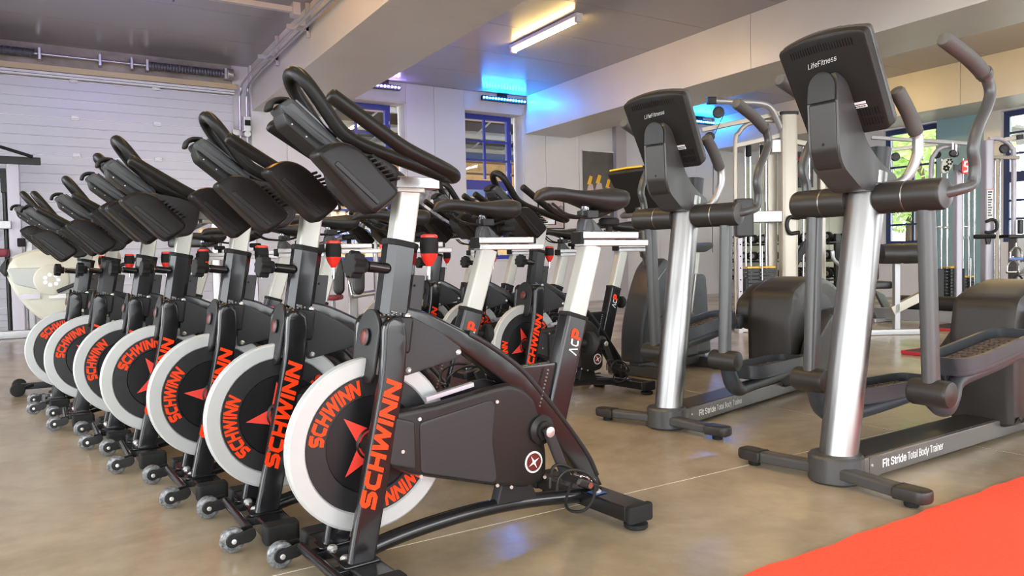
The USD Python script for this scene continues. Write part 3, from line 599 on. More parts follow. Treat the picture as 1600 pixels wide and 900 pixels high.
    # height knob in front of the head tube
    put('height_sleeve', cyl((.255, -.02, .835), (.19, -.03, .842), .015, 14, .003), 'gloss_black', B); put('knob_spindle', cyl((.195, -.03, .842), (.165, -.034, .845), .009, 12), 'chrome', B)
    put('height_knob', [prism(np.array([((.0345 + .0035 * math.cos(9 * t_)) * math.cos(t_), (.0345 + .0035 * math.cos(9 * t_)) * math.sin(t_)) for t_ in np.linspace(0, 2 * math.pi, 54, endpoint=False)]), (.168, -.034, .845), (.134, -.038, .8485), .006), cyl((.185, -.032, .8435), (.168, -.034, .845), .02, 14, .003)], 'rubber', B)
    # flywheel (turns about its hub)
    F = put('flywheel', lathe([(.188, -.012), (.192, -.017), (.231, -.017), (.237, -.012), (.237, .012), (.231, .017), (.192, .017), (.188, .012)], 72, (0, 0, 0), (0, 1, 0), True), 'rim_white', B, at=(.2, 0, .357), rot=(0, 0, 0))
    put('flywheel_disc', lathe([(.19, -.01), (.186, -.014), (.134, -.014), (.130, -.007), (.130, .007), (.134, .014), (.186, .014), (.19, .01)], 60, (0, 0, 0), (0, 1, 0), True), 'disc_dark', F)
    put('inner_disc', lathe([(.131, -.0078), (.05, -.006), (.04, -.012), (.04, .012), (.05, .006), (.131, .0078)], 48, (0, 0, 0), (0, 1, 0)), 'disc_black', F)
    p, W = word('SCHWINN', .042, .27, .1, .14, .95)
    for th0 in (175, -5):
        def arc(v, th0=th0):
            th = np.radians(th0) - v[:, 0] * (.2 / W * 1.0) / .158; r = .140 + v[:, 1]
            return np.c_[r * np.cos(th), -.0142 - v[:, 2], r * np.sin(th)]
        put('lettering', letters(p, .0012, arc, seg=.012), 'print_red', F, smooth=False, label='orange red letters round the flywheel')
    for k in range(4):
        a = math.radians(135 + 90 * k); d, n_ = V(math.cos(a), math.sin(a)), V(-math.sin(a), math.cos(a))
        put('star_point', side(np.array([d * .112, d * .03 + n_ * .026, d * .03 - n_ * .026]), -.0088, -.0066), 'star_red', F, smooth=False)
    put('hub', [lathe([(.012, -.055), (.03, -.045), (.034, -.02), (.034, .02), (.03, .045), (.012, .055)], 20, (0, 0, 0), (0, 1, 0))], 'satin_black', F)
    # chain guard
    g = [(.205, .31), (.225, .452), (.357, .457), (.483, .474), (.549, .483), (.607, .486), (.655, .468), (.70, .425), (.728, .34), (.74, .25), (.738, .195), (.715, .172), (.667, .164), (.565, .186), (.272, .275)]
    G = put('chain_guard', side(rnd(g, .012, 3), -.098, -.05, .016), 'guard_brown', B)
    put('guard_cover', side(rnd([(.30, .415), (.535, .448), (.548, .43), (.535, .33), (.55, .215), (.535, .205), (.30, .278)], .012, 3), -.1015, -.096, .003), 'panel_grey', G)
    put('guard_front', side(rnd([(.208, .315), (.226, .44), (.285, .42), (.285, .29)], .01, 3), -.102, -.094, .005), 'panel_grey', G)
    for x, z in ((.247, .345), (.555, .44), (.55, .195), (.30, .268), (.60, .18), (.725, .187), (.30, .425)): put('bolt', lathe([(.006, 0), (.005, .003)], 10, (x, -.1, z), (0, -1, 0)), 'bolt', G)
    bd = put('round_badge', lathe([(.026, 0), (.026, .002)], 24, (.685, -.0985, .24), (0, -1, 0)), 'badge_red', G)
    put('badge_ring', lathe([(.033, 0), (.033, .0015), (.027, .002), (.027, 0)], 24, (.685, -.0983, .24), (0, -1, 0), True), 'print_grey', G)
    put('badge_star', side(np.vstack([[(.685 + r * math.cos(a), .24 + r * math.sin(a))] for a, r in zip(np.linspace(.5, .5 + 2 * np.pi, 8, endpoint=False), [.022, .005] * 4)]), -.1015, -.1005), 'print_white', G, smooth=False)
    put('guard_rail', bar((.34, -.06, .468), (.50, -.055, .492), .014, .018, .003, .001), 'frame_lilac', G)
    put('far_guard', side(rnd([(q[0], q[1]) for q in g], .012, 3), .04, .05, .004), 'satin_black', B)
    # crank and pedals
    bb = V(.715, 0, .335)
    put('crank_axle', [cyl(bb + V(0, -.125, 0), bb + V(0, .125, 0), .014, 14), lathe([(.045, 0), (.045, .012), (.03, .02), (.028, .03)], 26, bb + V(0, -.095, 0), (0, -1, 0))], 'satin_black', B)
    ang = math.radians(-66)
    for s in (-1, 1):
        a = ang if s < 0 else ang + math.pi; d = V(math.cos(a), 0, math.sin(a)); y = s * .135; p1 = bb + d * .165 + V(0, y, 0)
        c = put('crank_arm', [bar(bb + V(0, y, 0) - d * .012, p1 + d * .014, .034, .016, .01, .003)], 'panel_grey', B)
        put('crank_bolt', lathe([(.016, 0), (.016, .003), (.008, .006)], 14, bb + V(0, y + s * .009, 0), (0, s, 0)), 'bolt', c)
        P = put('pedal', [rbox(-.045, .045, -.045, .045, -.011, .011, .012, .004)], 'satin_black', B, at=p1 + V(0, s * .062, 0), rot=(0, 25 if s < 0 else -10, 0))
        put('pedal_axle', cyl((0, -s * .065, 0), (0, s * .05, 0), .009, 12), 'chrome', P)
        put('toe_cage', [tube([(.03, q, .012), (-.03, q, .03), (-.085, q * .8, .02), (-.10, q * .5, -.01), (-.09, q * .4, -.045)], .0045, 8, 4) for q in (-.04, .04)] + [tube([(-.10, -.02, -.01), (-.105, 0, -.012), (-.10, .02, -.01)], .0045, 8, 3)], 'satin_black', P)
        put('pedal_strap', [tube([(.02, -.05, .0), (.02, -.055, -.04), (.01, -.04, -.075), (.0, 0, -.088), (.01, .04, -.075), (.02, .055, -.04), (.02, .05, 0)], .0045, 6, 4)], 'rubber', P)
        put('cleat_clip', [rbox(-.02, .022, -.018, .018, .011, .02, .005, .002), tube([(.025, -.02, .012), (.04, -.018, .02), (.045, 0, .022), (.04, .018, .02), (.025, .02, .012)], .003, 6, 4)], 'chrome', P)
    # handlebar
    put('handlebar_post', prism(rnd([(-.033, -.026), (.033, -.026), (.033, .026), (-.033, .026)], .01, 4), (.295, 0, .84), (.331, 0, 1.05), .001), 'post_white', B, at=(0, 0, 0))
    half = [(.026, -.222, 1.241), (.08, -.222, 1.209), (.15, -.221, 1.168), (.216, -.219, 1.132), (.29, -.212, 1.105), (.350, -.197, 1.087), (.388, -.163, 1.078), (.388, -.118, 1.084), (.34, -.09, 1.104), (.27, -.074, 1.128), (.20, -.064, 1.15), (.150, -.058, 1.170), (.112, -.054, 1.198), (.068, -.052, 1.258), (.034, -.048, 1.305), (.016, -.03, 1.33)]
    path = half + [(.011, 0, 1.337)] + [(x, -y, z) for x, y, z in half[::-1]]
    H = put('handlebar', tube(path, .0185, 14, 4), 'foam_black', B, smooth=60, at=(.30, 0, 0), rot=(0, 0, 0))
    for m_ in ():
        pass
    def hp(name, mesh, m, **k):
        mesh = trimesh.util.concatenate(mesh) if isinstance(mesh, list) else mesh
        mesh = mesh.copy(); mesh.apply_translation((-.30, 0, 0)); return put(name, mesh, m, H, **k)
    hm = stage.GetPrimAtPath(H.GetPath()); pts = np.array(UsdGeom.Mesh(hm).GetPointsAttr().Get()); pts[:, 0] -= .30; UsdGeom.Mesh(hm).GetPointsAttr().Set(Vt.Vec3fArray.FromNumpy(pts.astype(np.float32)))
    hp('console', side(rnd([(-.040, 1.245), (-.010, 1.266), (.0, 1.264), (.130, 1.160), (.125, 1.130), (.060, 1.160), (-.026, 1.226)], .01, 3), -.048, .048, .012), 'console_grey')
    hp('console_base', side(rnd([(-.030, 1.231), (.064, 1.158), (.14, 1.125), (.13, 1.105), (.06, 1.134), (-.022, 1.200)], .008, 3), -.044, .044, .006), 'satin_black')
    hp('console_screen', bar((.005, 0, 1.263), (.11, 0, 1.177), .008, .08, .002, .001, (0, 1, 0)), 'screen_black')
    hp('console_lip', tube([(-.052, 0, 1.240), (-.046, 0, 1.256), (-.028, 0, 1.266), (-.006, 0, 1.266)], .0075, 10, 4).apply_scale((1, 4.0, 1)), 'rubber')
    for k in range(3): hp('console_bolt', lathe([(.0028, 0), (.002, .002)], 8, (-.008 + .036 * k, -.0445, 1.2005 - .028 * k), (0, -1, 0)), 'galvanised')
    hold = rnd([(.030, 1.138), (-.018, 1.108), (.106, .982), (.130, .966), (.188, 1.012), (.196, 1.030), (.104, 1.120), (.068, 1.137)], [.022, .02, .02, .02, .02, .015, .03, .03], 5)
    for s in (-1, 1):
        y = s * .187
        hp('bottle_holder', side(hold, y - .036, y + .036, .012), 'holder_black')
        gp = rnd([(.026, 1.082), (.036, 1.092), (.142, 1.0), (.134, .99)], .005, 3)
        hp('holder_rib', side(gp, y - .039, y - .03, .002), 'satin_black')
        hp('holder_grip', [cyl((.125 + .011 * k, y - .04, 1.108 - .0085 * k), (.125 + .011 * k, y + .036, 1.108 - .0085 * k), .004, 8) for k in range(7)], 'rubber')
    hp('bar_mount', side(rnd([(.10, 1.15), (.215, 1.135), (.275, 1.105), (.262, 1.03), (.235, .995), (.19, .99), (.12, 1.06)], .015, 4), -.078, .078, .014), 'panel_grey')
    hp('bar_slider', [rbox(.215, .425, -.026, .026, 1.058, 1.09, .006, .003)], 'aluminium'); hp('slider_end', rbox(.424, .433, -.027, .027, 1.057, 1.091, .006, .002), 'rubber')
    hp('slider_foot', rbox(.285, .375, -.03, .03, 1.045, 1.058, .008, .003), 'post_white')
    return B
# place, turn, flywheel turn, handlebar (forward, up, yaw), saddle height
ROW1 = [((.519, 1.921), 4.0, 0, (0, 0, 0), 0, 'nearest spin bike of the front row, its whole side in view'),
        ((.412, 2.477), 1.5, 50, (-.012, -.025, 1), .0, 'second spin bike of the front row, just behind the nearest one'),
        ((.303, 3.027), 3.5, 36, (-.115, -.03, 0), 0, 'third spin bike of the front row, its handlebar slid far forward'),
        ((.178, 3.639), 2.0, -14, (-.022, -.013, 1), .01, 'fourth spin bike of the front row, counted from the nearest one'),
        ((.088, 4.176), 2.0, 24, (-.045, -.057, 1), 0, 'fifth spin bike of the front row, counted from the nearest one'),
        ((-.04, 4.759), 1.0, 2, (-.058, -.08, 0), 0, 'next to last spin bike of the front row, handlebar set low'),
        ((-.145, 5.35), 1.0, -24, (-.02, -.03, 0), 0, 'last spin bike of the front row, beside the cream ergometer')]
ROW2 = [((2.10, 3.60), 6.5, 65, (0, 0, 0), .0, 'nearest spin bike of the second row, its flywheel showing under the front row saddles'),
        ((2.04, 4.16), 6, 70, (0, 0, 0), -.02, 'second spin bike of the second row, behind the near saddles'),
        ((1.98, 4.72), 6, 20, (0, -.02, 2), .0, 'third spin bike of the second row, between the two near saddles'),
        ((1.93, 5.28), 6, -20, (0, 0, 0), .0, 'last spin bike of the second row, nearest the blue windows, mostly hidden')]
first = None
for (xy, rz, fw, (hx, hz, hy), sz, lab), grp in [(b, 'front row of spin bikes') for b in ROW1] + [(b, 'second row of spin bikes') for b in ROW2]:
    if first is None: first = make_bike(lab, grp); o = first
    else: o = copy_of(first, 'spin_bike', lab, (0, 0, 0), 0, grp)
    o.GetAttribute('xformOp:translate').Set(Gf.Vec3d(xy[0], xy[1], 0)); o.GetAttribute('xformOp:rotateZ').Set(rz)
    P = lambda n: stage.OverridePrim(o.GetPath().AppendChild(n))
    P('flywheel').GetAttribute('xformOp:rotateXYZ').Set(Gf.Vec3f(0, -fw, 0))
    P('handlebar').GetAttribute('xformOp:translate').Set(Gf.Vec3d(.30 + hx, 0, hz)); P('handlebar').GetAttribute('xformOp:rotateXYZ').Set(Gf.Vec3f(0, 0, hy))
    P('handlebar_post').GetAttribute('xformOp:translate').Set(Gf.Vec3d(hz * .17, 0, hz)); P('seat_slider').GetAttribute('xformOp:translate').Set(Gf.Vec3d(sz * .3, 0, sz))

# ------------------------------------------------------------------ elliptical trainers
def make_elliptical(label, loc, rz, near_up):
    B = thing('elliptical_trainer', label, 'elliptical trainer', loc, rz, 'elliptical trainers')
    put('base_cup', lathe([(.092, .004), (.098, .01), (.098, .095), (.09, .104), (.075, .104)], 40, (.02, 0, 0)), 'ell_grey', B)
    e = V(.226 - .035, 0, 1.107 - .08)
    put('column', prism(circ(.069, 40), (.028, 0, .04), (.236, 0, 1.16), .0), 'steel_brushed', B)
    for s in (-1, 1):
        f = put('front_foot', prism(rnd([(-.034, -.02), (.034, -.02), (.034, .016), (.02, .022), (-.02, .022), (-.034, .016)], .008), (-.02, s * .06, .048), (-.045, s * .36, .040), .004, (0, 0, 1)), 'ell_grey', B)
        put('foot_cap', ext(rnd([(-.085, s * .27), (-.005, s * .27), (-.005, s * .385), (-.085, s * .385)], [.006, .006, .035, .035], 5), .02, .066, .012), 'ell_dark', f)
        put('levelling_pad', cyl((-.045, s * .32, .001), (-.045, s * .32, .022), .024, 18, .004), 'rubber', f)
    R_ = put('base_rail', [ext([(.06, -.085), (1.6, -.085), (1.6, .085), (.06, .085)], .012, .092, .008)], 'ell_rail', B)
    put('rail_top', box(.10, 1.25, -.074, .074, .0915, .0945, .002), 'ell_dark', R_)
    put('rail_plate', box(.10, .17, -.0868, -.085, .015, .09, .0004), 'ell_rail', R_)
    m1 = flat((.185, -.0853, .040), (1, 0, 0), (0, 0, 1))
    put('lettering', typed('Fit Stride', .030, .0008, m1, True, width=.165), 'print_white', R_, smooth=False, label='white lettering on the base rail')
    put('lettering', typed('Total Body Trainer', .030, .0008, flat((.362, -.0853, .040), (1, 0, 0), (0, 0, 1)), False, width=.27), 'print_white', R_, smooth=False)
    put('bolt', lathe([(.006, 0), (.005, .003)], 10, (.115, -.087, .06), (0, -1, 0)), 'bolt', R_)
    put('rear_foot', [ext(rnd([(1.55, -.27), (1.63, -.27), (1.63, .27), (1.55, .27)], .03), .02, .07, .01)], 'ell_grey', B)
    put('levelling_pad', cyl((1.59, -.22, .001), (1.59, -.22, .025), .024, 18, .004), 'rubber', B); put('levelling_pad', cyl((1.59, .22, .001), (1.59, .22, .025), .024, 18, .004), 'rubber', B)
    # pivot hubs, swing arms, moving handles
    for s in (-1, 1):
        hx, hz = .215, 1.057; near = s < 0
        h = put('pivot_hub', lathe([(.04, .05), (.056, .06), (.058, .07), (.058, .165), (.0565, .168), (.058, .171), (.058, .288), (.054, .297), (.0, .303)][:-1], 32, (hx, 0, hz), (0, s, 0)), 'ell_dark', B)
        put('hub_cap', lathe([(.054, .290), (.053, .301), (.02, .308), (.004, .309)], 28, (hx, 0, hz), (0, s, 0)), 'ell_grey', h)
        put('hub_seam', lathe([(.0575, .164), (.0588, .166), (.0588, .169), (.0575, .171)], 32, (hx, 0, hz), (0, s, 0)), 'steel_brushed', h)
        jx = .265 if near_up == near else .20; jz = .335
        y = s * .225
        a = put('swing_arm', prism(rnd([(-.033, -.026), (.033, -.026), (.033, .026), (-.033, .026)], .024, 6), (hx + .012, y, hz - .02), (jx, y, jz + .03), .002), 'ell_tube', B)
        put('arm_joint', lathe([(.03, -.075), (.046, -.07), (.05, -.06), (.05, .06), (.046, .072), (.02, .078)], 30, (jx, y + s * .0, jz), (0, s, 0)), 'ell_dark', B)
        up = near_up == near
        # link arm to the pedal
        zp = .40 if up else .235; dz = .075 if up else -.005; yp = s * .205
        if up: lp = [(jx + .02, y, jz - .03), (jx + .09, y, jz - .062), (jx + .16, y + s * -.01, jz - .03), (jx + .24, yp, zp - .045), (.80, yp, zp - .01), (1.08, yp, zp + .03)]
        else: lp = [(jx + .02, y, jz - .03), (jx + .07, y, jz - .12), (jx + .15, y + s * -.01, jz - .165), (jx + .25, yp, zp - .07), (.78, yp, zp - .055), (1.1, yp, zp - .03)]
        put('link_arm', tube(lp, [.036, .04, .036, .032, .032, .03], 16, 5), 'ell_slate', B)
        tilt = math.atan2(dz, .62)
        T = np.eye(4); c_, s_ = math.cos(tilt), math.sin(tilt); T[:3, :3] = [[c_, 0, -s_], [0, 1, 0], [s_, 0, c_]]; T[:3, 3] = (.40, yp, zp)
        out = rnd([(.0, -.075), (.12, -.095), (.52, -.095), (.60, -.07), (.60, .07), (.52, .095), (.12, .095), (.0, .075)], .05, 5)
        inn = offset(ccw(out), .014)
        ring = trimesh.creation.extrude_polygon(Polygon(out, [inn]), .05, engine='earcut')
        ped = put('pedal', [xf(ring, T), xf(ext(out, -.02, .008, .006), T)], 'ell_slate', B, smooth=30)
        put('pedal_tread', xf(ext(offset(ccw(out), .02), .008, .014, .002), T), 'ell_tread', ped)
        put('tread_stud', [xf(cyl((.06 + .045 * i, -.055 + .037 * j, .013), (.06 + .045 * i, -.055 + .037 * j, .018), .012, 6), T) for i in range(11) for j in range(4)], 'ell_tread', ped, kind='stuff')
        # moving handle: flares outward, S-bends back, grip leans forward again
        hd = [(hx + .0, s * .295, hz), (hx + .04, s * .325, hz + .012), (.325, s * .335, 1.09), (.335, s * .34, 1.15), (.315, s * .343, 1.215), (.345, s * .345, 1.29), (.415, s * .345, 1.375), (.435, s * .345, 1.43), (.405, s * .342, 1.487)]
        hh = put('moving_handle', tube(hd, .0195, 16, 6), 'ell_tube', B)
        put('grip', tube([(.41, s * .342, 1.48), (.30, s * .336, 1.53), (.15, s * .328, 1.575)], .0265, 16, 3), 'ell_grip', hh)
        put('grip_ring', lathe([(.027, 0), (.029, .003), (.029, .012), (.027, .015)], 18, (.40, s * .342, 1.486), (-.92, 0, .4)), 'ell_grey', hh)
        # fixed handle with pulse grip
        fh = put('fixed_handle', tube([(.23, s * .06, 1.10), (.27, s * .12, 1.12), (.30, s * .15, 1.20), (.305, s * .155, 1.27), (.285, s * .155, 1.315)], .019, 16, 6), 'aluminium', B)
        put('grip', tube([(.29, s * .155, 1.30), (.24, s * .153, 1.37), (.175, s * .15, 1.435)], .027, 16, 3), 'ell_grip', fh)
    # neck and console
    nk = side(rnd([(-.005, 1.515), (-.045, 1.50), (-.056, 1.44), (-.045, 1.22), (-.02, 1.165), (.10, 1.085), (.33, 1.085), (.335, 1.145), (.22, 1.19), (.13, 1.26), (.02, 1.45)], [.02, .04, .05, .05, .05, .03, .02, .03, .06, .04, .03], 5), -.07, .07, .0)
    arch = np.array([(-.062, 1.0), (.062, 1.0), (.062, 1.45)] + [(.062 * math.cos(t_), 1.452 + .066 * math.sin(t_)) for t_ in np.linspace(.05, math.pi - .05, 15)] + [(-.062, 1.45)])
    fr = xf(ext(arch, -.1, .5, .0), mat4((0, 1, 0), (0, 0, 1), (1, 0, 0)))
    mf = lambda m_: manifold3d.Manifold(manifold3d.Mesh(np.asarray(m_.vertices, np.float32), np.asarray(m_.faces, np.uint32)))
    cut = (mf(nk) ^ mf(fr)).to_mesh()
    N_ = put('neck', trimesh.Trimesh(cut.vert_properties[:, :3], cut.tri_verts, process=False), 'ell_grey', B, smooth=24)
    put('neck_cap', xf(ext(offset(ccw(np.array([(-.058, 1.40), (.058, 1.40)] + [(.058 * math.cos(t_), 1.452 + .062 * math.sin(t_)) for t_ in np.linspace(.05, math.pi - .05, 15)])), .002), .0585, .064, .004), mat4((0, -1, 0), (0, 0, 1), (-1, 0, 0))), 'satin_black', N_)
    put('neck_front', side(rnd([(-.055, 1.402), (-.060, 1.395), (-.0495, 1.23), (-.026, 1.172), (.02, 1.139), (.03, 1.155), (-.02, 1.23), (-.03, 1.38), (-.04, 1.402)], .012, 4), -.054, .054, .006), 'ell_dark', N_)
    for z in (1.42, 1.25): put('screw', lathe([(.006, 0), (.004, .002)], 10, (-.058 + (1.42 - z) * .045, .0, z), (-1, 0, 0)), 'rubber', N_)
    put('collar', lathe([(.07, 0), (.078, .01), (.078, .03), (.07, .04)], 32, (.228, 0, 1.075), (.186, 0, 1)), 'ell_grey', B)
    put('cup_holder', [lathe([(.035, 0), (.042, .02), (.046, .12), (.04, .12), (.036, .03)], 24, (.30, 0, 1.14), (.1, 0, 1))], 'ell_slate', B)
    ey = V(0, -1, 0); top_, bot_ = V(-.078, 0, 1.612), V(.108, 0, 1.292); ez = (top_ - bot_) / np.linalg.norm(top_ - bot_); ex = np.cross(ey, ez)     # ex points to the front (away from the user)
    Hh = np.linalg.norm(top_ - bot_)
    A = mat4(ey, ez, np.cross(ey, ez), bot_)
    arc = [(x, Hh + .028 * (1 - (x / .185) ** 2)) for x in np.linspace(.175, -.175, 11)]
    shp = rnd([(-.165, 0), (.165, 0)] + arc, [.03, .03] + [.03] + [.002] * 9 + [.03], 4)
    C_ = put('console', xf(ext(shp, -.058, 0, .012), A), 'ell_console', B)
    fx = lambda x, z, out=0.0: bot_ + ey * x + ez * z + np.cross(ey, ez) * out
    put('console_rim', xf(ext(shp * [1.012, 1.0] + [0, .003], -.062, -.03, .010), A), 'ell_grey', C_)
    put('screen', xf(ext(rnd([(-.13, .10), (.13, .10), (.13, .33), (-.13, .33)], .012), -.0645, -.061, .001), A), 'screen_black', C_)
    sgn = 1
    FA = mat4(ey, ez, np.cross(ey, ez), bot_)
    def slot(x, z, w, h, up=.0004): return xf(ext(rnd([(x - w / 2, z), (x + w / 2, z), (x + w / 2, z + h), (x - w / 2, z + h)], w * .4, 2), 0, up), FA)
    put('vent_slot', [slot(-.12 + .0105 * k, Hh - .045 + .012 * (1 - ((-.12 + .0105 * k) / .185) ** 2), .0045, .028) for k in range(24)], 'screen_black', C_, kind='stuff')
    put('vent_slot', [slot(.075 + .011 * k, .03 + .036 * r, .006, .030) for k in range(7) for r in range(2)], 'screen_black', C_, kind='stuff')
    # lettering on the back
    put('lettering', typed('LifeFitness', .019, .0008, flat(fx(-.072, Hh - .086, .0003), ey + ez * .08, ez), False, shear=.45, width=.122), 'print_grey', C_, smooth=False, label='silver script lettering on the console back')
    put('paper_label', xf(box(.055, .105, .115, .124, 0, .0008), FA), 'label_white', C_, smooth=False); put('paper_label', xf(box(.055, .107, .101, .112, 0, .0008), FA), 'label_white', C_, smooth=False)
    put('printed_line', [xf(box(.07 + .004 * k, .0725 + .004 * k, .104, .109, .0008, .0012), FA) for k in range(8)] + [xf(box(.060, .066, .1035, .1095, .0008, .0012), FA)], 'screen_black', C_, smooth=False, kind='stuff')
    for x, z in ((-.15, .05), (.15, .05), (.15, Hh - .03), (-.0, Hh - .0), (-.15, Hh - .05)): put('screw', xf(lathe([(.006, 0), (.004, .0008)], 10, (x, z, 0)), FA), 'rubber', C_)
    # drive housing and crank covers
    D = put('drive_housing', side(rnd([(1.13, .06), (1.12, .45), (1.16, .64), (1.40, .72), (1.75, .70), (2.0, .52), (2.05, .06)], [.02, .05, .06, .2, .2, .15, .03], 6), -.15, .15, .05), 'ell_dark', B)
    put('side_panel', [lathe([(.21, -.155), (.205, -.16), (.18, -.162)], 40, (1.52, 0, .40), (0, 1, 0)), lathe([(.18, .162), (.205, .16), (.21, .155)], 40, (1.52, 0, .40), (0, 1, 0))], 'ell_slate', D)
    for s in (-1, 1):
        up = near_up == (s < 0); cy = s * .215
        pg = [(1.20, .45), (1.215, .57), (1.42, .675), (1.70, .70), (1.80, .56), (1.62, .42), (1.30, .37)] if up else [(1.16, .20), (1.20, .33), (1.45, .50), (1.70, .52), (1.76, .36), (1.55, .20), (1.24, .13)]
        put('crank_cover', side(rnd(pg, [.04, .06, .1, .08, .08, .08, .05], 5), cy - .05, cy + .05, .025), 'ell_dark', B)
        cp = V(1.2, cy, .46 if up else .24)
        put('link_pivot', lathe([(.03, -.03), (.045, -.02), (.045, .02), (.03, .03)], 22, cp + V(-.06, s * -.01, -.02), (0, 1, 0)), 'ell_slate', B)
    return B
make_elliptical('right elliptical trainer with brushed steel column, nearest the red carpet', (2.451, 1.731, 0), 2.0, True)
make_elliptical('left elliptical trainer with brushed steel column, standing behind the other one', (2.566, 2.758, 0), 13.5, False)

# ------------------------------------------------------------------ machines at the back
def mapper(u0, k, hz): return lambda u, v: ((u - u0) * k, .85 + (hz - v) * k)
def post(J, u0, u1, v0, z0, d0, d1, c=.008, r=.02):
    """upright of rectangular section from height z0 up to picture row v0, d0..d1 deep"""
    a, z = J(u0, v0); b, _ = J(u1, v0); return rbox(a, b, d0, d1, z0, z, r, c)
def path(J, pts, y=0.0): return [(J(u, v)[0], y + (q[0] if q else 0), J(u, v)[1]) for u, v, *q in pts]
def pulley(J, u, v, r, y, m='plate_black'):
    x, z = J(u, v); return lathe([(r * .3, -.018), (r * .8, -.02), (r, -.014), (r * .86, 0), (r, .014), (r * .8, .02), (r * .3, .018)], 22, (x, y, z), (0, 1, 0))
def stack(T, J, u0, u1, n=14, y0=-.1, y1=.1, z0=.1, dz=.042):
    a, b = J(u0, 0)[0], J(u1, 0)[0]
    for k in range(n): put('weight_plate', rbox(a, b, y0, y1, z0 + k * dz, z0 + k * dz + dz - .006, .01, .003), 'plate_black', T)
    put('plate_label', box(a, b, y0 - .002, y1, z0 + n * dz, z0 + n * dz + .02, .003), 'yellow_print_glint', T, smooth=False)
    put('selector_rod', cyl(((a + b) / 2, 0, z0), ((a + b) / 2, 0, z0 + n * dz + .25), .012, 10), 'chrome', T)
# left cable machine
T = thing('cable_machine', 'cream framed cable machine with a bent top arm behind the left elliptical trainer', 'cable machine', (6.66, 5.66, 0), -31.5)
J = mapper(1180, .00715, 399.6)
put('column', post(J, 1219, 1245, 180, .0, -.06, .10, .015, .05), 'frame_cream', T); put('column_cap', post(J, 1217, 1247, 178, J(0, 183)[1], -.065, .105, .006, .05), 'satin_black', T)
put('inner_column', post(J, 1205, 1221, 240, .0, .12, .24), 'frame_cream', T)
put('top_arm', tube(path(J, [(1106, 161, -.1), (1150, 164, -.1), (1186, 167, -.1), (1203, 176, -.08), (1222, 206, .0)]), .034, 12, 5), 'frame_silver', T)
put('arm_end', bar((J(1103, 161)[0], -.1, J(0, 161)[1]), (J(1116, 161)[0], -.1, J(0, 161)[1]), .075, .07, .008), 'satin_black', T)
put('cable_pulley', pulley(J, 1120, 179, .062, -.1), 'plate_black', T); put('cable_pulley', pulley(J, 1110, 214, .055, .0), 'plate_black', T)
put('cable', tube([(J(1121, 0)[0] + .06, -.1, J(0, 180)[1]), (J(1111, 0)[0] + .03, -.02, J(0, 214)[1]), (J(1112, 0)[0], -.02, .9)], .004, 6, 1), 'plate_black', T)
put('cross_beam', bar((J(1098, 203)[0], .0, J(0, 203)[1]), (J(1219, 203)[0], .0, J(0, 180)[1]), .05, .06), 'frame_cream', T)
put('arch_frame', tube(path(J, [(1151, 517), (1151, 400), (1151, 232), (1157, 208), (1170, 195), (1190, 191), (1220, 190)], .03), .026, 12, 5), 'frame_cream', T)
put('cross_bar', bar((J(1150, 228)[0], .03, J(0, 228)[1]), (J(1222, 213)[0], .03, J(0, 213)[1]), .05, .05), 'frame_cream', T)
for u in (1170, 1178, 1193, 1203): put('guide_rod', cyl((J(u, 0)[0], .12, .25), (J(u, 0)[0], .12, J(0, 222)[1]), .013, 10), 'chrome', T)
for u in (1172, 1194): put('rod_sleeve', cyl((J(u, 0)[0] + .02, .12, J(0, 243)[1]), (J(u, 0)[0] + .02, .12, J(0, 226)[1]), .035, 12, .005), 'rubber', T)
put('pulley_box', post(J, 1206, 1224, 220, J(0, 240)[1], -.02, .1), 'galvanised', T)
put('back_pad', rbox(J(1145, 0)[0], J(1173, 0)[0], -.12, -.02, J(0, 370)[1], J(0, 311)[1], .03, .02), 'upholstery_black', T)
put('pad_bar', bar((J(1158, 0)[0], -.01, J(0, 339)[1]), (J(1222, 0)[0], -.01, J(0, 339)[1]), .13, .05, .01), 'frame_silver', T)
put('hook_bracket', tube(path(J, [(1243, 343), (1230, 341), (1225, 348), (1225, 358), (1230, 366), (1243, 365)], -.09), .022, 10, 4), 'satin_black', T)
put('perforated_post', post(J, 1146, 1153, 372, 0, -.16, -.10, .004, .006), 'frame_lilac', T)
for v in range(382, 515, 18): put('post_hole', cyl((J(1149.5, 0)[0], -.163, J(0, v)[1]), (J(1149.5, 0)[0], -.158, J(0, v)[1]), .008, 8), 'rubber', T)
stack(T, J, 1168, 1212, 15, .02, .2, .08)
put('stack_guard', post(J, 1161, 1168, 434, .0, -.02, .26, .006), 'satin_black', T)
put('base_rail', [rbox(J(1146, 0)[0], J(1246, 0)[0], -.08, .02, .0, .08, .02, .01)], 'frame_cream', T); put('base_rail', rbox(J(1146, 0)[0], J(1330, 0)[0], .24, .32, .0, .08, .02, .01), 'frame_cream', T)
for u in (1258, 1271, 1281): put('guide_rod', cyl((J(u, 0)[0], .3, .25), (J(u, 0)[0], .3, J(0, 226)[1]), .013, 10), 'chrome', T)
put('outer_column', post(J, 1296, 1306, 224, .0, .26, .36), 'frame_cream', T); put('rear_beam', bar((J(1240, 0)[0], .3, J(0, 214)[1]), (J(1310, 0)[0], .3, J(0, 228)[1]), .06, .06), 'frame_cream', T)
for k in range(12): put('weight_plate', rbox(J(1255, 0)[0], J(1285, 0)[0], .22, .40, .08 + k * .042, .08 + k * .042 + .036, .01, .003), 'plate_black', T)
put('press_lever', bar((J(1238, 425)[0], .05, J(0, 425)[1]), (J(1264, 380)[0], .1, J(0, 380)[1]), .07, .05), 'satin_black', T)
put('curved_handle', tube(path(J, [(1300, 395), (1302, 408), (1313, 418), (1318, 430), (1312, 445)], .0), .022, 10, 4), 'aluminium', T)
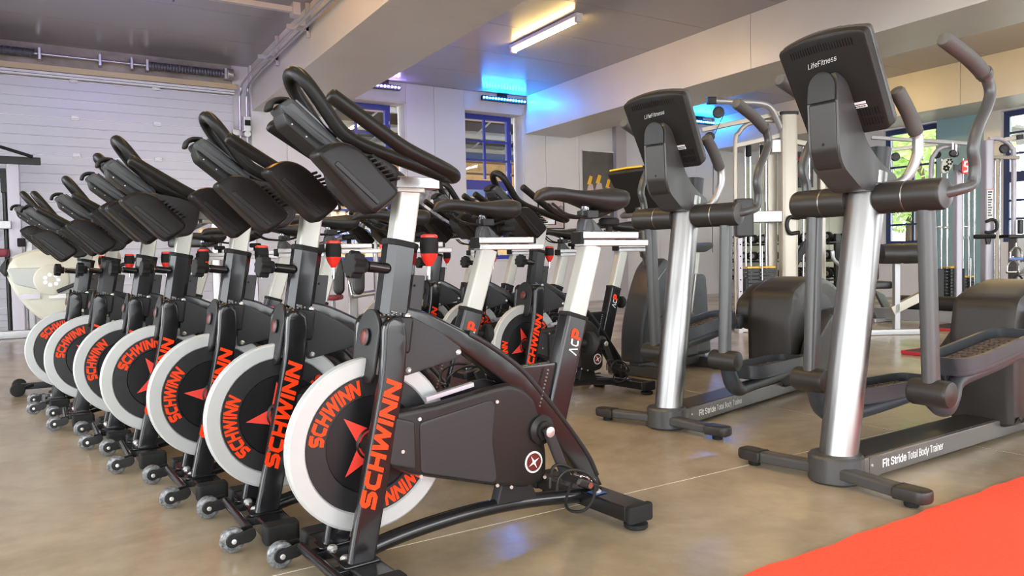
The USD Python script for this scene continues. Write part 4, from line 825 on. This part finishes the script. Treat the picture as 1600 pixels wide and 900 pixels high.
put('tool_shelf', box(J(1254, 0)[0], J(1292, 0)[0], .38, .42, J(0, 290)[1], J(0, 232)[1]), 'plate_black', T, smooth=False)
for k in range(6): put('red_band', lathe([(.03, -.01), (.038, 0), (.03, .01)], 14, (J(1262 + 10 * (k % 3), 0)[0], .36, J(0, 245 + 26 * (k // 3))[1]), (0, 1, 0), True), 'knob_red', T)
# right cable machine
T = thing('cable_machine', 'lilac and silver cable station with crossed top rails in front of the tree windows', 'cable machine', (9.92, 5.31, 0), -31.5)
J = mapper(1480, .00835, 393.7)
put('top_rail', bar((J(1376, 209)[0], .25, J(0, 209)[1]), (J(1514, 227)[0], -.05, J(0, 227)[1]), .045, .05), 'frame_silver', T)
put('cross_beam', bar((J(1393, 232)[0], .1, J(0, 232)[1]), (J(1470, 224)[0], .1, J(0, 224)[1]), .045, .05), 'frame_cream', T)
put('side_rail', bar((J(1550, 223)[0], .1, J(0, 223)[1]), (J(1585, 219)[0], -.1, J(0, 219)[1]), .05, .05), 'frame_cream', T)
put('side_rail', bar((J(1548, 246)[0], .1, J(0, 246)[1]), (J(1584, 251)[0], -.1, J(0, 251)[1]), .04, .05), 'frame_cream', T)
put('rail_cap', bar((J(1579, 220)[0], -.1, J(0, 220)[1]), (J(1587, 219)[0], -.12, J(0, 219)[1]), .06, .06), 'satin_black', T)
for u, v, r, y in ((1404, 243, .055, .08), (1486, 241, .045, -.03), (1493, 241, .045, .02), (1568, 235, .06, .0), (1473, 240, .05, .14)): put('cable_pulley', pulley(J, u, v, r, y), 'plate_black', T)
for u in (1487, 1492): put('pulley_hanger', box(J(u - 1.5, 0)[0], J(u + 1.5, 0)[0], -.02, .0, J(0, 243)[1], J(0, 224)[1]), 'galvanised', T, smooth=False)
put('arch_frame', tube(path(J, [(1458, 503), (1458, 380), (1458, 262), (1463, 241), (1473, 231), (1487, 229), (1500, 229)], .05), .028, 12, 5), 'frame_lilac', T)
put('arch_frame', tube(path(J, [(1583, 500), (1583, 380), (1583, 250), (1579, 234), (1570, 224), (1558, 219), (1545, 219)], .0), .03, 12, 5), 'frame_lilac', T)
put('column', post(J, 1536, 1550, 221, 0, -.05, .08, .012, .035), 'frame_lilac', T)
put('column', post(J, 1493, 1503, 268, 0, -.02, .08), 'frame_lilac', T)
put('instruction_plate', box(J(1537.5, 0)[0], J(1547, 0)[0], -.0525, -.0505, J(0, 345)[1], J(0, 297)[1]), 'label_white', T, smooth=False)
put('printed_line', [box(J(1539, 0)[0], J(1545.5 - (k % 3), 0)[0], -.0535, -.0527, J(0, 303 + 4 * k)[1], J(0, 301 + 4 * k)[1]) for k in range(10)], 'ell_grey', T, smooth=False, kind='stuff')
put('red_line', box(J(1537.5, 0)[0], J(1547, 0)[0], -.0535, -.0527, J(0, 298.5)[1], J(0, 297)[1]), 'knob_red', T, smooth=False)
for u in (1466, 1479, 1488, 1513, 1522, 1531, 1556, 1563, 1571): put('guide_rod', cyl((J(u, 0)[0], .12, .25), (J(u, 0)[0], .12, J(0, 247)[1]), .012, 10), 'chrome', T)
for u, v in ((1476, 354), (1487, 355), (1506, 354), (1517, 354)): put('rod_collar', cyl((J(u - 4, 0)[0], .12, J(0, v)[1]), (J(u + 3, 0)[0], .12, J(0, v)[1]), .018, 10, .003), 'bolt', T)
stack(T, J, 1487, 1505, 14, .03, .22, .05); stack(T, J, 1508, 1524, 11, .03, .22, .05)
put('stack_guard', post(J, 1505, 1508, 420, 0, -.0, .2, .003, .006), 'satin_black', T); put('stack_guard', post(J, 1465, 1480, 420, 0, .05, .2, .006), 'satin_black', T)
put('press_bar', cyl((J(1513, 0)[0], -.12, J(0, 371)[1]), (J(1545, 0)[0], -.12, J(0, 371)[1]), .028, 12, .006), 'rubber', T)
put('press_stem', side(np.array([J(1530, 372), J(1540, 372), J(1537, 383), J(1532, 383)]), -.13, -.1, .004), 'satin_black', T)
put('hook_bracket', tube(path(J, [(1533, 348), (1541, 345), (1548, 348), (1549, 360), (1540, 365), (1532, 364)], -.1), .02, 10, 4), 'satin_black', T)
put('base_rail', rbox(J(1456, 0)[0], J(1586, 0)[0], -.06, .04, 0, .08, .02, .01), 'frame_lilac', T)
put('handle_lever', tube(path(J, [(1537, 444), (1528, 443), (1522, 448)], -.1), .02, 10, 3), 'rubber', T)
put('black_panel', rbox(J(1556, 0)[0], J(1565, 0)[0], .2, .24, J(0, 368)[1], J(0, 326)[1], .01, .005), 'upholstery_black', T); put('side_pad', rbox(J(1583, 0)[0], J(1590, 0)[0], -.12, -.06, J(0, 368)[1], J(0, 346)[1], .02, .015), 'upholstery_black', T)
# charms hanging from it
T = thing('foot_plate', 'cream oval plate with black holes hanging on the right cable machine', 'plate', (9.92, 5.31, 0), -31.5)
ov = rnd([J(1461, 262), J(1464, 252), J(1474, 249), (J(1480, 255)), J(1477, 266), J(1468, 273), J(1462, 272)], .03, 4)
put('plate', side(ov, -.13, -.10, .006), 'plastic_cream', T)
for k in range(6): a = k * 1.05; put('round_hole', side(circ(.014, 10, J(1474, 255.5)[0] + .032 * math.cos(a), J(1474, 255.5)[1] + .03 * math.sin(a)), -.132, -.129), 'rubber', T)
for k in range(6): a = k * 1.05 + .3; put('star_hole', side(circ(.018, 8, J(1469, 265)[0] + .028 * math.cos(a), J(1469, 265)[1] + .026 * math.sin(a)), -.132, -.129), 'rubber', T)
T = thing('weight_tag', 'red plate with a white curl next to the cream oval plate', 'plate', (9.92, 5.31, 0), -31.5)
put('plate', side(rnd([J(1493, 254), J(1505, 251), J(1507, 270), J(1503, 275), J(1492, 273)], .02, 4), -.14, -.11, .006), 'knob_red', T)
put('white_curl', side(np.array(LineString([J(1503, 256), J(1497, 256), J(1496, 262), J(1502, 264), J(1501, 270), J(1496, 271)]).buffer(.012).exterior.coords)[:-1], -.1435, -.139, .0), 'label_white', T)
put('grey_link', [side(rnd([J(1481, 259), J(1488, 261), J(1493, 256), J(1493, 272), J(1488, 268), J(1481, 269)], .01, 3), -.13, -.11, .004)], 'ell_slate', T)
# handle stand
T = thing('handle_stand', 'brown column stand hung with chrome cable handles at the right edge', 'handle rack', (10.49, 4.69, 0), -31.5)
J = mapper(1580, .00828, 391.8)
put('column', post(J, 1566, 1592, 372, 0, -.08, .10, .012, .03), 'ell_rail', T); put('dark_panel', post(J, 1586, 1592, 382, .05, -.085, -.075, .002, .002), 'ell_slate', T); put('top_bar', rbox(J(1553, 0)[0], J(1602, 0)[0], -.09, .11, J(0, 372)[1], J(0, 367)[1], .02, .006), 'satin_black', T)
for u, v, w in ((1574, 408, 28), (1568, 430, 32), (1585, 455, 20)): put('peg', cyl((J(u, v)[0], -.1, J(0, v)[1]), (J(u + w, v - 16)[0], -.28, J(0, v - 16)[1]), .014, 10, .003), 'chrome', T)
for k, (u, v) in enumerate(((1557, 424), (1556, 404), (1553, 447))):
    h = thing('stirrup_handle', ['chrome stirrup handle hanging in the middle of the handle stand', 'chrome stirrup handle with a blue grip at the top of the handle stand', 'black stirrup handle hanging lowest on the handle stand'][k], 'cable attachment', (10.49, 4.69, 0), -31.5, None)
    mm = 'chrome' if k < 2 else 'satin_black'
    put('stirrup', tube(path(J, [(u - 9, v), (u - 8, v - 10), (u - 3, v - 17), (u + 3, v - 17), (u + 8, v - 10), (u + 9, v)], -.12 - .07 * k), .012, 8, 5), mm, h)
    put('grip_bar', cyl((J(u - 10, v)[0], -.12 - .07 * k, J(0, v)[1]), (J(u + 10, v)[0], -.12 - .07 * k, J(0, v)[1]), .018, 10, .004), mm if k != 1 else 'hall_blue', h)
    put('swivel', cyl((J(u, v)[0], -.12 - .07 * k, J(0, v - 18)[1]), (J(u, v)[0], -.12 - .07 * k, J(0, v - 24)[1]), .012, 10, .003), mm, h)
# long low bench
T = thing('leg_machine', 'long low silver machine with a black bolster and ribbed foot plates on the floor', 'gym bench', (8.8, 3.62, 0), 0)
put('base_beam', rbox(-.07, .07, .1, 2.0, .03, .17, .02, .008), 'frame_silver', T)
put('bolster', lathe([(.02, 0), (.07, .01), (.085, .05), (.085, 1.5), (.07, 1.54), (.02, 1.55)], 24, (0, .15, .25), (0, 1, 0)), 'upholstery_black', T)
for s in (-1, 1):
    fp = put('foot_plate', xf(rbox(-.11, .11, -.17, .17, -.015, .015, .03, .006), mat4((.95, 0, -.3), (.15, .55, .82) / np.linalg.norm((.15, .55, .82)), np.cross((.95, 0, -.3), (.15, .55, .82)) / np.linalg.norm(np.cross((.95, 0, -.3), (.15, .55, .82))), (s * .2, 1.98, .2))), 'ell_slate', T)
put('foot_axle', cyl((-.25, 1.96, .12), (.25, 1.96, .12), .02, 12), 'frame_silver', T)
for y in (.2, 1.85): put('cross_foot', rbox(-.28, .28, y - .05, y + .05, .0, .05, .02, .008), 'frame_silver', T)
# roller pad machine
T = thing('roller_machine', 'grey roller pad machine with black cushions seen behind the right elliptical trainer', 'gym machine', (7.37, 4.40, 0), -31.5)
J = mapper(1408, .00655, 395.1)
put('roller_pad', [lathe([(.05, -.24), (.10, -.22), (.105, -.02), (.10, 0), (.105, .02), (.105, .22), (.05, .24)], 28, (0, 0, J(0, 396)[1]), (1, 0, 0))], 'ell_dark', T); put('roller_axle', cyl((-.30, 0, J(0, 396)[1]), (.3, 0, J(0, 396)[1]), .02, 12), 'chrome', T)
put('post', rbox(-.03, .03, .08, .14, 0, J(0, 396)[1], .01, .004), 'frame_silver', T); put('post_arm', bar((0, .11, J(0, 396)[1]), (0, 0, J(0, 396)[1]), .05, .05), 'frame_silver', T)
put('seat_cushion', rbox(-.27, .0, .15, .5, J(0, 452)[1], J(0, 440)[1], .05, .02), 'upholstery_black', T); put('back_cushion', rbox(-.25, -.02, .40, .5, J(0, 440)[1], J(0, 408)[1], .05, .03), 'upholstery_black', T)
put('blue_pad', rbox(-.30, -.22, .12, .2, J(0, 455)[1], J(0, 438)[1], .02, .015), 'sticker_blue', T)
put('lower_beam', bar((-.05, .11, .25), (.3, .11, .42), .09, .06), 'frame_cream', T); put('base_foot', rbox(-.3, .35, .07, .15, 0, .06, .02, .008), 'frame_silver', T)
# dark upright exercise bike behind the left elliptical
T = thing('upright_bike', 'slate grey upright exercise bike with a yellow lamp glint painted on its console behind the left elliptical', 'exercise bike', (3.60, 4.10, 0), 8.0)
put('front_housing', side(rnd([(-.12, .10), (-.11, .35), (-.03, .60), (.06, .78), (.16, .86), (.24, .80), (.26, .5), (.28, .10)], [.03, .1, .1, .1, .06, .05, .05, .02], 5), -.11, .11, .035), 'ell_slate', T)
put('lower_shroud', side(rnd([(.02, .10), (.02, .40), (.25, .5), (.50, .42), (.52, .10)], .03, 4), -.125, .125, .02), 'ell_slate', T)
put('rear_housing', side(rnd([(.40, .10), (.46, .45), (.52, .72), (.66, .72), (.70, .3), (.72, .10)], .04, 4), -.10, .10, .03), 'ell_slate', T)
put('silver_edge', side(rnd([(.445, .42), (.51, .725), (.525, .72), (.465, .42)], .004), -.105, .105, .004), 'aluminium', T)
put('seam_line', tube([(-.04, -.112, .45), (.0, -.113, .58), (.07, -.113, .70), (.15, -.113, .77)], .003, 6, 4), 'aluminium', T)
put('seat_post', prism(rnd([(-.035, -.03), (.035, -.03), (.035, .03), (-.035, .03)], .012), (.60, 0, .66), (.64, 0, .90), .002), 'post_white', T)
put('seat', [side(rnd([(.44, .90), (.45, .945), (.62, .95), (.78, .965), (.79, .92), (.70, .885), (.55, .89)], .025, 4), -.085, .085, .03)], 'ell_slate', T)
put('crank', [bar((.30, -.14, .42), (.30, -.14, .25), .03, .014, .01), lathe([(.03, 0), (.03, .03)], 18, (.30, -.12, .42), (0, -1, 0))], 'galvanised', T); put('crank', bar((.30, .14, .42), (.30, .14, .59), .03, .014, .01), 'galvanised', T)
put('pedal', [rbox(.24, .36, -.25, -.15, .235, .262, .02, .006), tube([(.25, -.2, .26), (.27, -.2, .30), (.33, -.2, .31), (.37, -.2, .27)], .02, 8, 4)], 'ell_grey', T); put('pedal', rbox(.24, .36, .15, .25, .575, .602, .02, .006), 'ell_grey', T)
put('console_post', prism(circ(.045, 24), (.10, 0, .80), (.02, 0, 1.22), .0), 'steel_brushed', T); put('post_collar', lathe([(.05, 0), (.056, .01), (.056, .06), (.05, .07)], 24, (.085, 0, .86), (-.19, 0, 1)), 'steel_brushed', T)
put('console', side(rnd([(-.16, 1.46), (-.12, 1.50), (.12, 1.22), (.14, 1.14), (.05, 1.16)], .02, 4), -.17, .17, .02), 'ell_console', T)
put('lamp_glint', tube([(-.142, -.15, 1.484), (-.146, 0, 1.487), (-.142, .15, 1.484)], .007, 8, 3), 'yellow_print_glint', T)  # reflection of a warm lamp, modelled as a yellow strip
put('paper_label', xf(box(-.03, .05, -.015, .015, 0, .001), mat4((0, -1, 0), (-.5, 0, .85), (-.85, 0, -.5), (.02, .0, 1.215))), 'label_white', T, smooth=False)
put('handlebar', tube([(-.02, -.05, 1.16), (.08, -.24, 1.17), (.22, -.26, 1.22), (.30, -.24, 1.30)], .018, 12, 5), 'ell_grip', T); put('handlebar', tube([(-.02, .05, 1.16), (.08, .24, 1.17), (.22, .26, 1.22), (.30, .24, 1.30)], .018, 12, 5), 'ell_grip', T)
for x in (-.05, .66): put('cross_foot', rbox(x - .04, x + .04, -.26, .26, .0, .08, .02, .01), 'ell_grey', T)
put('base_beam', rbox(-.08, .7, -.05, .05, .03, .11, .01, .006), 'ell_grey', T)
# cream ergometer at the far end of the front row
T = thing('fan_ergometer', 'cream fan ergometer with a round hub cover at the far end of the front row', 'ergometer', (-.05, 5.95, 0), 0)
put('fan_housing', side(rnd([(-.25, .86), (-.21, .94), (-.09, .985), (.10, 1.02), (.30, 1.01), (.45, .975), (.44, .62), (.25, .39), (.08, .41), (-.10, .55), (-.20, .70)], [.04, .06, .1, .1, .1, .05, .1, .1, .1, .1, .08], 5), -.0, .30, .06), 'plastic_cream', T)
put('side_band', side(rnd([(-.235, .865), (.28, .86), (.42, .80), (.42, .69), (.05, .68), (-.20, .76)], .03, 4), -.012, .31, .012), 'plastic_pale', T)
put('nose_cap', side(rnd([(-.28, .86), (-.22, .945), (-.21, .85), (-.24, .80)], .02), .02, .28, .01), 'satin_black', T)
h = put('hub_cover', lathe([(.105, 0), (.105, .012), (.095, .02), (.03, .022)], 30, (.02, -.005, .78), (0, -1, 0)), 'plastic_cream', T)
for k in range(7): a = k * .9; put('hub_slot', side(rnd(circ(.014, 6, .02 + .04 * math.cos(a), .78 + .035 * math.sin(a)), .004, 2), -.0285, -.0265), 'galvanised', h)
put('grey_label', box(-.17, -.05, -.014, -.0125, .655, .69), 'frame_lilac', T, smooth=False); put('white_label', box(.0, .10, -.014, -.0125, .655, .685), 'label_white', T, smooth=False)
put('leg_panel', side(rnd([(.10, .62), (.42, .62), (.40, .1), (.02, .06), (-.02, .12)], .02), .06, .24, .015), 'plastic_pale', T)
put('base_foot', rbox(-.22, .10, .12, .18, .03, .07, .01, .005), 'satin_black', T)
for x, y in ((-.20, .02), (-.20, .28)): put('roller_wheel', lathe([(.015, -.015), (.04, -.012), (.045, 0), (.04, .012), (.015, .015)], 20, (x, y, .046), (0, 1, 0)), 'rubber', T); put('wheel_arm', bar((x, y, .046), (-.1, .15, .06), .02, .02, .004), 'satin_black', T)
put('flex_arm', bar((.05, -.03, .70), (.62, -.1, .95), .025, .02, .005), 'satin_black', T)
put('rear_beam', rbox(.35, 1.1, .11, .19, .10, .18, .01, .006), 'aluminium', T); put('rear_leg', rbox(1.0, 1.08, .0, .30, .0, .10, .01, .006), 'satin_black', T)
# weight rack in front of the roller door
T = thing('lat_machine', 'pale steel pull down rack with a dark top bar in front of the roller door', 'gym machine', (-.42, 11.2, 0), 0)
J = mapper(30, .00885, 421)
put('post', post(J, 22, 38, 268, 0, -.05, .1, .008), 'frame_lilac', T); put('top_bar', rbox(J(-60, 0)[0], J(64, 0)[0], -.12, -.02, J(0, 272)[1], J(0, 262)[1], .01, .006), 'satin_black', T)
for a, b in (((-20, 258), (12, 250)), ((17, 250), (55, 262))): put('pull_handle', cyl((J(*a)[0], -.15, J(*a)[1]), (J(*b)[0], -.15, J(*b)[1]), .02, 10, .004), 'rubber', T)
put('guide_pad', post(J, 15, 23, 278, J(0, 312)[1], -.02, .08, .01), 'satin_black', T); put('dark_rod', cyl((J(19, 0)[0], .03, .1), (J(19, 0)[0], .03, J(0, 280)[1]), .025, 10), 'plate_black', T)
put('cross_beam', rbox(J(-60, 0)[0], J(26, 0)[0], -.14, -.06, J(0, 363)[1], J(0, 352)[1], .01, .006), 'frame_silver', T); put('red_seat', rbox(J(-40, 0)[0], J(22, 0)[0], -.3, .0, J(0, 402)[1], J(0, 391)[1], .04, .02), 'upholstery_red', T)
put('lock_knob', [rbox(J(32, 0)[0], J(42, 0)[0], -.10, -.04, J(0, 388)[1], J(0, 376)[1], .02, .01)], 'rubber', T); put('side_post', post(J, 40, 50, 380, 0, .1, .18, .006), 'frame_silver', T)
put('base_rail', rbox(J(-60, 0)[0], J(52, 0)[0], -.12, .0, .0, .10, .02, .01), 'frame_silver', T); put('far_post', post(J, -50, -38, 268, 0, -.05, .1, .008), 'frame_lilac', T)
put('cable', tube([(J(-5, 0)[0], -.06, J(0, 270)[1]), (J(16, 0)[0], -.02, J(0, 292)[1])], .006, 6, 1), 'plate_black', T)
# machines between the row and the window wall
T = thing('press_machine', 'grey press machine with two black oval pads and a red seat', 'gym machine', (2.78, 7.92, 0), -31.5)
J = mapper(550, .00706, 411.9)
put('column', post(J, 543, 556, 388, 0, .0, .1, .01), 'frame_silver', T)
for u in (532, 563): put('oval_pad', side(rnd([J(u - 9, 455), J(u - 8, 425), J(u - 2, 402), J(u + 4, 402), J(u + 9, 425), J(u + 8, 455), J(u, 462)], .05, 5), -.12, -.04, .025), 'upholstery_black', T)
put('red_seat', rbox(J(518, 0)[0], J(542, 0)[0], -.45, -.15, J(0, 466)[1], J(0, 459)[1], .05, .015), 'upholstery_red', T); put('seat_post', post(J, 527, 533, 466, 0, -.34, -.28, .004), 'frame_silver', T)
put('lever', tube(path(J, [(495, 384), (520, 377), (560, 366), (572, 350), (578, 345)], -.05), .03, 10, 5), 'ell_tube', T); put('lever_head', ball((J(583, 0)[0], -.05, J(0, 345)[1]), .075, 2, (1, .8, 1.25)), 'ell_grey', T)
put('side_frame', tube(path(J, [(585, 495), (585, 400), (580, 372), (562, 367)], .1), .03, 10, 5), 'frame_silver', T); put('crank_rod', cyl((J(545, 0)[0], -.06, J(0, 430)[1]), (J(553, 0)[0], -.1, J(0, 462)[1]), .012, 8), 'chrome', T); put('cross_rod', cyl((J(553, 0)[0], -.1, J(0, 462)[1]), (J(582, 0)[0], .1, J(0, 458)[1]), .03, 10, .004), 'galvanised', T)
put('base_foot', rbox(J(515, 0)[0], J(590, 0)[0], -.4, .15, 0, .06, .03, .01), 'frame_silver', T); put('red_tag', box(J(592, 0)[0], J(598, 0)[0], .09, .1, J(0, 388)[1], J(0, 378)[1]), 'knob_red', T, smooth=False)
put('tag_post', post(J, 593, 597, 376, 0, .1, .13, .002, .004), 'wood_cream', T)
T = thing('rowing_console', 'pale frame with a tilted slate panel and silver clamps behind the fourth spin bike', 'gym machine', (1.45, 9.3, 0), -31.5)
J = mapper(320, .0082, 416.4)
put('tilted_panel', bar((J(292, 362)[0], 0, J(0, 362)[1]), (J(332, 345)[0], 0, J(0, 345)[1]), .1, .3, .01), 'ell_slate', T)
put('post', post(J, 334, 346, 330, 0, .0, .1, .008), 'frame_silver', T); put('top_beam', rbox(J(270, 0)[0], J(346, 0)[0], -.05, .05, J(0, 327)[1], J(0, 318)[1], .01, .005), 'ell_slate', T)
put('clamp', [rbox(J(316, 0)[0], J(330, 0)[0], -.1, .05, J(0, 340)[1], J(0, 322)[1], .02, .01)], 'aluminium', T); put('knob', ball((J(329, 0)[0], -.12, J(0, 368)[1]), .05, 2), 'wood_cream', T)
put('saddle_pad', rbox(J(282, 0)[0], J(344, 0)[0], -.2, .1, J(0, 389)[1], J(0, 376)[1], .05, .03), 'upholstery_black', T); put('base_foot', rbox(J(270, 0)[0], J(350, 0)[0], -.2, .2, 0, .06, .03, .01), 'frame_silver', T)
T = thing('hook_rack', 'white hook rack with black pegs standing near the roller door track', 'rack', (2.0, 10.9, 0), -31.5)
J = mapper(415, .0095, 414.5)
put('panel', box(J(398, 0)[0], J(442, 0)[0], 0, .03, 0, J(0, 325)[1], .004), 'wall_white', T, smooth=False); put('side_panel', box(J(442, 0)[0], J(462, 0)[0], .0, .05, 0, J(0, 320)[1], .004), 'frame_lilac', T, smooth=False)
for v in (345, 358): 
    put('peg_rail', box(J(402, 0)[0], J(436, 0)[0], -.03, -.01, J(0, v)[1], J(0, v - 1.5)[1]), 'satin_black', T, smooth=False)
    for k in range(4): put('peg', cyl((J(406 + 9 * k, 0)[0], -.02, J(0, v - 5)[1]), (J(406 + 9 * k, 0)[0], -.02, J(0, v + 5)[1]), .008, 6), 'satin_black', T)
# dumbbell rack in front of the mirrors
T = thing('dumbbell_rack', 'long dark rack of round dumbbells standing before the mirror wall', 'rack', (12.9, 9.0, 0), 0)
for z in (.35, .72, 1.08): put('shelf', xf(box(-.22, .18, 0, 2.6, 0, .03, .004), mat4((1, 0, 0), (0, 1, 0), (0, 0, 1), (0, 0, z - .012))), 'plate_black', T, smooth=False)
for y in (.05, 2.54): put('rack_leg', rbox(.05, .2, y, y + .06, 0, 1.25, .01, .005), 'plate_black', T)
d0 = None
for r, z in enumerate((.36, .73, 1.09)):
    for k in range(9):
        y = 9.25 + k * .27; lab = ['round dumbbell on the bottom shelf of the dumbbell rack', 'round dumbbell on the middle shelf of the dumbbell rack', 'round dumbbell on the top shelf of the dumbbell rack'][r]; gp = ['dumbbells on the bottom shelf', 'dumbbells on the middle shelf', 'dumbbells on the top shelf'][r]
        if d0 is None:
            d0 = thing('dumbbell', lab, 'dumbbell', (12.86, y, z), 0, gp)
            for s in (-1, 1): q = put('weight_head', lathe([(.03, -.05), (.085, -.045), (.095, -.03), (.095, .03), (.085, .045), (.03, .05)], 22, (s * .12, 0, .115), (1, 0, 0)), 'plate_black', d0); put('head_disc', lathe([(.05, -.052), (.05, .052)], 18, (s * .12, 0, .115), (1, 0, 0)), 'aluminium', q)
            put('grip', cyl((-.09, 0, .115), (.09, 0, .115), .017, 12), 'chrome', d0)
        else: copy_of(d0, 'dumbbell', lab, (12.86, y, z), 0, gp)
